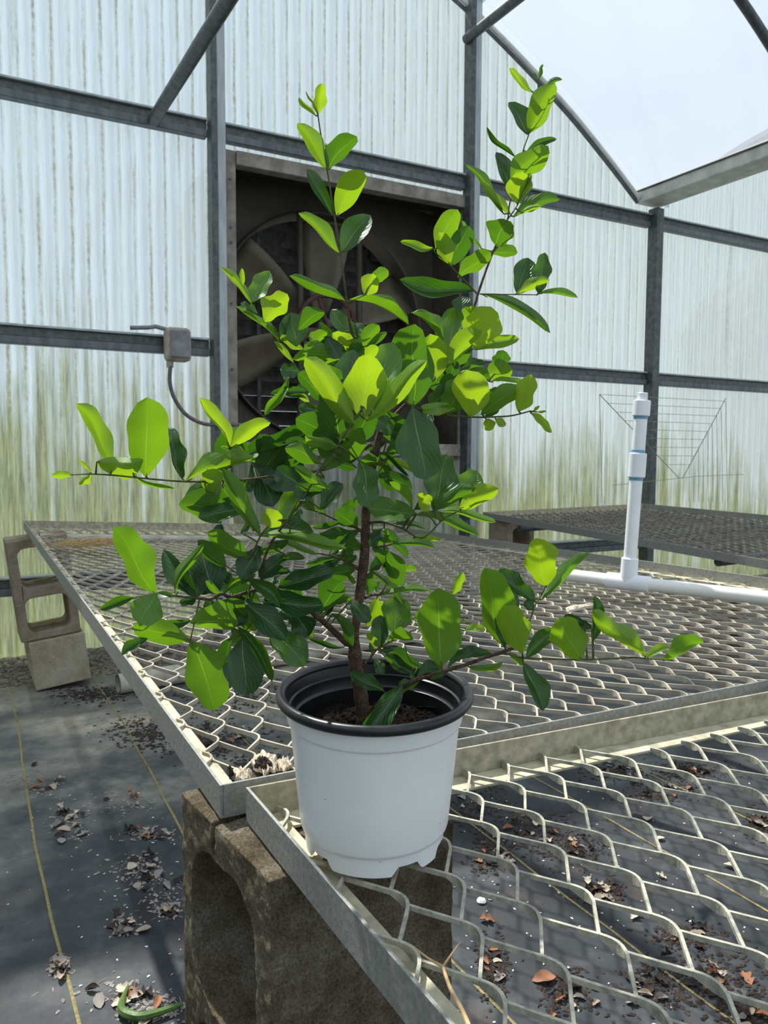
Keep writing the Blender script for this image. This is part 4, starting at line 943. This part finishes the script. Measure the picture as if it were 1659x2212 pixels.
def leaf(mb, L, dbase):
    bx, by, tx, ty, wl, wr, f, age = L[:8]; bow = L[8] if len(L) > 8 else 0
    ex_, ey_ = tx-bx, ty-by; bx -= ex_*.025; by -= ey_*.025; tx += ex_*.02; ty += ey_*.02; wl *= 1.14; wr *= 1.14
    dx, dy = tx-bx, ty-by; ln = math.hypot(dx, dy)
    ux, uy = dx/ln, dy/ln; nx, ny = uy, -ux          # left normal in the image
    wt = max(.27*ln, abs(wl)*1.03, abs(wr)*1.03, 4)
    kk = lr.uniform(.30, .62) * (f if f else 0)
    hid = []
    for w, side in ((wl, 1), (wr, -1)):
        h = math.sqrt(max(wt*wt-w*w, 0))*.75
        if f: s = -f                      # upper side seen -> margins come forward (towards the eye)
        else: s = -1 if w < 0 else 1
        hid.append(h*s)
    NV, NU = 14, 3
    ph = lr.uniform(0, 6.28); wav = lr.uniform(.06, .19); fq = lr.uniform(1.2, 2.2)
    arch = lr.uniform(-.05, .12)*ln
    tipsharp = lr.uniform(.6, 1.0); pk = lr.uniform(.98, 1.28); sb = lr.uniform(-.035, .035)*ln
    base = len(mb.v)
    for i in range(NV+1):
        v = i/NV; vv = .02 + .98*v
        prof = math.sin(math.pi*min(1, v**pk))**(.72 - .30*v*tipsharp) if 0 < v < 1 else 0
        bb = bow*math.sin(math.pi*v) + sb*math.sin(2*math.pi*v); mx = bx + dx*v + nx*bb; my = by + dy*v + ny*bb
        for j in range(-NU, NU+1):
            a = abs(j)/NU; side = 1 if j < 0 else -1   # j<0: left
            w = wl if side == 1 else wr; h = hid[0] if side == 1 else hid[1]
            app = w*prof*a; rip = 1 + wav*math.sin(6.28*fq*v + ph + (1.7 if side > 0 else 0))*a
            px = mx + nx*side*app*rip; py = my + ny*side*app*rip
            hump = a**1.5 if abs(w) > .6*wt else a
            dd = h*prof*hump + math.sin(6.28*fq*v + ph + side)*wav*wt*.9*a*prof - arch*math.sin(math.pi*v)*(f if f else 1) + .0
            dd += kk*(by-py)
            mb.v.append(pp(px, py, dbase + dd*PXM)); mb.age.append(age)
            mb.uv[len(mb.v)-1] = (.5 + j/NU*.5, v)
    n = 2*NU+1
    for i in range(NV):
        for j in range(n-1):
            q = (base+i*n+j, base+i*n+j+1, base+(i+1)*n+j+1, base+(i+1)*n+j)
            mb.f.append(q if f >= 0 else q[::-1])
brown = {'trunk', 'front_branch', 'middle_branch'}
for nm, lines in STEMS.items():
    mb = MB(); dense = []
    pols = []
    for ln_ in lines:
        c = catmull(ln_, 5); dense += c
        nn_ = 12 if nm == 'trunk' else 8; th_ = 1 if nm == 'trunk' else .76
        mb.tube([pp(x, y, d*.001) for x, y, d, r_ in c], [max(r_*th_, .3)*.001*(1+.05*math.sin(i*1.7)) for i, (x, y, d, r_) in enumerate(c)], nn_)
        for x, y, d, r_ in c: mb.age += [max(0, min(1, (1.6-r_)/.5))]*nn_
    st = mb
    lf = MB()
    for L in LV.get(nm, []):
        x, y, d, r_ = min(dense, key=lambda q: (q[0]-L[0])**2+(q[1]-L[1])**2)
        ex = (L[9] if len(L) > 9 else 0)
        dist = math.hypot(x-L[0], y-L[1])
        dl = d + ex*.6
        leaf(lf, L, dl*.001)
        if dist < 90:    # petiole
            st.tube([pp(x, y, d*.001), pp((x+L[0])/2, (y+L[1])/2, (d*.5+dl*.5)*.001), pp(L[0], L[1], dl*.001), pp(L[0]+(L[2]-L[0])*.08, L[1]+(L[3]-L[1])*.08, dl*.001)], [.0009,.0007,.0006,.0004], 6); st.age += [.9]*24
    m = M_bark
    o = st.build('trunk' if nm == 'trunk' else 'branch', m, plant, True)
    if nm != 'trunk': o.name = 'branch'
    if lf.v:
        fo = lf.build('foliage', M_leaf, o, True)
#PLANT_END
#DEBRIS_BEGIN
# ================================================================ SMALL THINGS ON FLOOR AND BENCHES
dr = random.Random(23)
def litter_mesh(seed, lobed):
    r = random.Random(seed); mb = MB(); NVv, NUu = 7, 2; n = 2*NUu+1
    cu, cv, tw = r.uniform(.25, .75), r.uniform(-.5, .7), r.uniform(-.5, .5)
    for i in range(NVv+1):
        v = i/NVv; w = .30*math.sin(math.pi*min(1, (v*.96+.02)))**.7*(1+(.45*math.sin(v*15+seed) if lobed else 0))
        for j in range(-NUu, NUu+1):
            u = j/NUu; x = u*w; y = v-.5
            z = cu*w*w*2.2*u*u*2 + cv*.35*(v-.5)**2 + tw*.3*u*w*(v-.5)*3 + r.uniform(-.018, .018)
            mb.v.append(Vector((x*math.cos(cu*u), y+r.uniform(-.01,.01), z+.03)))
    for i in range(NVv):
        for j in range(n-1): mb.f.append((i*n+j, i*n+j+1, (i+1)*n+j+1, (i+1)*n+j))
    return mb
LM = {}
def dead_leaf(p, size, ci, label, group, name='dead_leaf'):
    key = (ci, dr.randrange(5))
    if key not in LM:
        o = litter_mesh(key[1]*7+ci, key[1] % 2).build(name, M_lit[ci], smooth=True)
        LM[key] = o; first = True
    else: o = LM[key].copy(); COL.objects.link(o)
    o.location = p; o.rotation_euler = (dr.uniform(-.25,.25), dr.uniform(-.25,.25), dr.uniform(0, 6.28)); o.scale = (size*dr.uniform(.8,1.3), size, size*dr.uniform(.7,1.2))
    return tag(o, label, 'dead leaf', group)
CN = ['tan', 'grey', 'rust coloured', 'blackish', 'pale cream']
def zone(centres, n, where, zn, smin=.018, smax=.038, w=(3,3,2,4,1)):
    for _ in range(n):
        cx_, cy_, rx, ry = dr.choice(centres)
        x = cx_ + dr.gauss(0, .5)*rx; y = cy_ + dr.gauss(0, .5)*ry
        ci = dr.choices(range(5), w)[0]
        p = onz(x, y, .002); q = p.length
        dead_leaf((p.x, p.y, dr.uniform(.001, .006)), dr.uniform(smin, smax), ci, 'curled %s dead leaf on the dark ground cloth %s' % (CN[ci], where), '%s dead leaves %s' % (CN[ci], where))
zl = [(280,1730,70,22),(320,1900,60,35),(300,1870,50,20),(265,2000,25,20),(270,2150,90,30),(340,2180,60,30),(150,1780,50,40),(360,1960,30,20),(320,1800,60,15),(90,1700,60,40),(130,2090,20,20)]
zone(zl, 95, 'left of the concrete block', 'l')
zr = [(1030,1740,50,45),(1060,1840,40,40),(1150,1800,80,40),(1240,1830,70,35),(1340,1665,60,18),(1430,1710,70,22),(1490,1665,60,14),(1640,1780,25,25),(1300,1930,40,20),(1230,2140,50,40),(1060,2090,30,60),(1420,2130,80,60),(1560,2110,80,60),(1620,2190,60,40),(1480,2020,60,20)]
zone(zr, 200, 'under the front wire mesh', 'r', .014, .032, (2,3,3,11,1))
zone([(330,1560,50,15),(440,1590,90,25),(560,1660,60,30),(520,1560,80,30)], 26, 'under the sagging bench', 'm', .022, .045)
# the ones that stand out
def one(x, y, s, ci, lab): p = onz(x, y, .004); o = dead_leaf((p.x, p.y, .004), s, ci, lab, None); return o
one(1052,1988,.034,2,'flat orange brown leaf lying alone right of the block, seen through the front mesh')
one(310,2008,.034,0,'pale curled bark like leaf lying alone on the bare cloth left of the block')
one(1175,2115,.045,2,'large dark red leaf near the bottom, seen through the front mesh')
one(1400,1768,.040,4,'cream coloured papery leaf below the middle of the front mesh')
one(1425,1812,.028,4,'smaller cream papery leaf just under the larger one beneath the front mesh')
one(1372,1978,.040,4,'cream leaf with a brown tail beneath the right part of the front mesh')
one(1428,1893,.026,4,'round cream leaf beneath the front mesh beside the yellow thread')
one(1580,1872,.036,4,'cream leaf beneath the right edge of the front mesh')
one(1270,1902,.030,4,'cream leaf among dark litter beneath the centre of the front mesh')
one(132,2108,.040,0,'crumpled tan leaf at lower left beside the yellow thread')
# fine litter that nobody could count
def crumbs(name, centres, n, m, smin, smax, seed, zt=.004, long_=False):
    r = random.Random(seed); mb = MB()
    for _ in range(n):
        cx_, cy_, rx, ry = r.choice(centres); x = cx_+r.gauss(0,.6)*rx; y = cy_+r.gauss(0,.6)*ry
        if y < 1420: continue
        p = onz(x, y, .001); s = r.uniform(smin, smax); a = r.uniform(0, 6.28); l = s*(r.uniform(4, 16) if long_ else r.uniform(.8, 2.2))
        ca, sa = math.cos(a), math.sin(a); h = r.uniform(.3, 1)*min(s*1.2, zt); 
        vs = [(p.x+dx*l*ca-dy*s*sa, p.y+dx*l*sa+dy*s*ca, .0008+dz) for dx, dy, dz in ((-1,-.3,0),(0,-1,h*.3),(1,-.2,0),(.8,.6,h*.4),(-.4,1,0),(0,0,h))]
        mb.add(vs, [(0,1,5),(1,2,5),(2,3,5),(3,4,5),(4,0,5)])
    return mb.build(name, m)
allz = zl+zr
tag(crumbs('leaf_litter', zr, 4200, M_lit[3], .0012, .005, 1), 'dark crumbled leaf litter scattered under the front wire mesh', 'leaf litter', kind='stuff')
tag(crumbs('leaf_litter', zl+[(150,1500,70,14),(300,1560,60,16),(30,1440,30,14)], 1100, M_lit[1], .0012, .0045, 2), 'greyish crumbled litter scattered left of the block stack', 'leaf litter', kind='stuff')
tag(crumbs('leaf_litter', [(330,1580,80,25),(450,1600,100,30),(560,1660,60,30),(200,1500,60,12),(520,1500,120,30)], 2600, M_lit[3], .002, .007, 8), 'dark crumbled litter under the near end of the sagging bench', 'leaf litter', kind='stuff')
tag(crumbs('pine_needles', zl, 240, M_lit[0], .0006, .0011, 3, .002, True), 'loose tan pine needles scattered left of the concrete block', 'pine needles', kind='stuff')
tag(crumbs('perlite', [(830,1900,800,260)], 420, M_white, .0010, .0026, 4), 'tiny white perlite grains scattered over the ground cloth', 'perlite', kind='stuff')
for i, (x, y, s) in enumerate(((1040,1950,.011),(1055,1943,.006),(1242,2027,.006),(1045,2078,.007),(195,1950,.006),(355,1975,.005),(1133,2146,.007))):
    pass
def pebble(x, y, s, lab):
    p = onz(x, y, 0); r = random.Random(int(x)); mb = MB(); n = 8
    mb.lathe([(.0001,0),(s*.8,.0005),(s,s*.35),(s*.7,s*.75),(.0001,s*.85)], 10, mod=lambda j, an: s*.1*math.sin(an*3+j))
    o = mb.build('white_pebble', M_white, smooth=True); o.location = (p.x, p.y, 0.0008); tag(o, lab, 'pebble')
pebble(1040,1950,.011,'largest white pebble on the cloth, right of the block beneath the mesh')
pebble(1060,1944,.005,'small white pebble touching the largest one beneath the mesh')
# clump of straw and debris on the sagging bench
def surf(x, y, z=.652): return onz(x, y, z)
mb = MB(); r = random.Random(9); c0_ = onz(203, 1172, .668)
for _ in range(420):
    x = c0_.x + r.gauss(0,.075); y = c0_.y + r.gauss(0,.06); a = r.uniform(0, 6.28); l = r.uniform(.02,.06); h = r.uniform(.0,.018)
    mb.bar((x-math.cos(a)*l/2, y-math.sin(a)*l/2, .660+h), (x+math.cos(a)*l/2, y+math.sin(a)*l/2, .660+h+r.uniform(-.006,.006)), .0016, .0014)
tag(mb.build('pine_straw', M_straw), 'orange tan clump of pine straw on the far end of the sagging bench', 'pine straw', kind='stuff')
def chip(pts, z, m, lab, name='bark_chip', th=.003, cat='bark chip'):
    P0 = [onz(x, y, z) for x, y in pts]; rr = random.Random(int(pts[0][0]*7+pts[1][1])); c = sum(P0, Vector())/len(P0); P = []
    for i in range(len(P0)):
        for k in range(6):
            p = P0[i].lerp(P0[(i+1) % len(P0)], k/6); P.append(c+(p-c)*rr.uniform(.72, 1.12))
    n = len(P); mb = MB(); vs = []
    for ring, hz in ((1.0, 0), (.97, th), (.62, th+.003), (.28, th+.001)):
        for p in P: q = c+(p-c)*ring*rr.uniform(.9, 1.06); vs.append(Vector((q.x, q.y, z+hz+(rr.uniform(-.001, .004) if hz else 0))))
    vs.append(c+Vector((0,0,th+.004)))
    fs = [(r_*n+i, r_*n+(i+1) % n, (r_+1)*n+(i+1) % n, (r_+1)*n+i) for r_ in range(3) for i in range(n)]+[(3*n+i, 3*n+(i+1) % n, 4*n) for i in range(n)]+[tuple(reversed(range(n)))]
    mb.add(vs, fs); return tag(mb.build(name, m), lab, cat)
zf = .607
chip([(500,1672),(520,1664),(545,1672),(540,1690),(515,1690)], zf, M_lit[4], 'cream husk fragment in the near left corner of the sagging bench')
chip([(488,1668),(500,1664),(505,1676),(495,1682)], zf, M_lit[3], 'blackish bark bit touching the left rail in the corner of the sagging bench')
chip([(548,1648),(565,1640),(585,1648),(590,1660),(570,1666),(552,1660)], zf+.004, M_lit[3], 'dark brown bark piece ringed by husk, near the corner left of the pot')
chip([(545,1640),(570,1630),(598,1640),(600,1668),(570,1676),(545,1664)], zf, M_lit[4], 'pale husk lying under the dark bark piece left of the pot')
chip([(596,1650),(625,1640),(632,1660),(610,1672)], zf, M_lit[4], 'cream husk fragment between the bark piece and the white pot')
chip([(1223,1316),(1276,1306),(1280,1312),(1228,1324)], .612, M_lit[4], 'pale wood sliver on the sagging bench behind the shrub branch', 'wood_sliver', .004, 'wood sliver')
# dry forked stem on the front mesh
zs = .636
def stem_pts(L): return cr3([onz(x, y, zs+h) for x, y, h in L], 5)
mb = MB(); a = stem_pts([(1022,2240,.0),(1000,2185,.002),(975,2140,.004),(962,2105,.005),(957,2088,.006)]); mb.tube(a, [.0017-.0006*i/len(a) for i in range(len(a))], 8)
a = stem_pts([(957,2088,.006),(972,2066,.014),(995,2034,.024)]); mb.tube(a, [.0010-.0006*i/len(a) for i in range(len(a))], 6)
a = stem_pts([(957,2088,.006),(925,2070,.006),(892,2044,.004)]); mb.tube(a, [.0010-.0005*i/len(a) for i in range(len(a))], 6)
tag(mb.build('dry_stem', M_twig, smooth=True), 'thin forked dry stem caught in the front mesh beside the left rail', 'dry stem')
# fleshy green stem piece on the floor
mb = MB(); a = cr3([onz(x, y, .012) for x, y in ((276,2132),(262,2168),(268,2186),(300,2196),(345,2186),(395,2168))], 6)
mb.tube(a, [.003+.0055*math.sin(math.pi*i/len(a)) for i in range(len(a))], 8)
tag(mb.build('green_stem_piece', M_strap, smooth=True), 'bent fleshy green stem piece on the litter at the foot of the block', 'plant piece')
# leaf lying on the soil
mb = MB(); zs = .7315
c = [onz(903, 1532, zs), onz(962, 1535, zs+.006)]
ax = (c[1]-c[0]); sd_ = Vector((0,0,1)).cross(ax).normalized()
for i in range(11):
    v = i/10; w = .0135*math.sin(math.pi*(v*.96+.02))**.6
    for j in range(-2, 3):
        p = c[0]+ax*v+sd_*(w*j/2)+Vector((0,0,.004*math.sin(v*3.1)+.003*abs(j)/2)); mb.v.append(p); mb.age.append(.18); mb.uv[len(mb.v)-1] = (.5+j/4, v)
for i in range(10):
    for j in range(4): mb.f.append((i*5+j+1, i*5+j, (i+1)*5+j, (i+1)*5+j+1))
tag(mb.build('fallen_leaf', M_leaf, smooth=True), 'fallen green leaf lying on the soil inside the pot', 'leaf')
# shrub outside, seen blurred through the wall
mb = MB(); rr = random.Random(2); vs = []; fs = []
for i in range(25):
    th = math.pi*i/24
    for k in range(36):
        ph_ = 2*math.pi*k/36; d_ = Vector((math.sin(th)*math.cos(ph_), math.sin(th)*math.sin(ph_), math.cos(th)))
        rad = 1+.22*noise.noise(d_*2.2)+.10*noise.noise(d_*7)
        vs.append((7.75+1.05*rad*d_.x, 5.45+.8*rad*d_.y, 1.75+1.25*rad*d_.z))
fs = [(i*36+k, i*36+(k+1) % 36, (i+1)*36+(k+1) % 36, (i+1)*36+k) for i in range(24) for k in range(36)]
mb.add(vs, fs)
tag(mb.build('outdoor_shrub', simple('dark_shrub', (.01,.02,.012), (.03,.05,.03), 9), smooth=True), 'dark shrub outside, a blurred shape behind the right end of the wall', 'shrub')
#DEBRIS_END
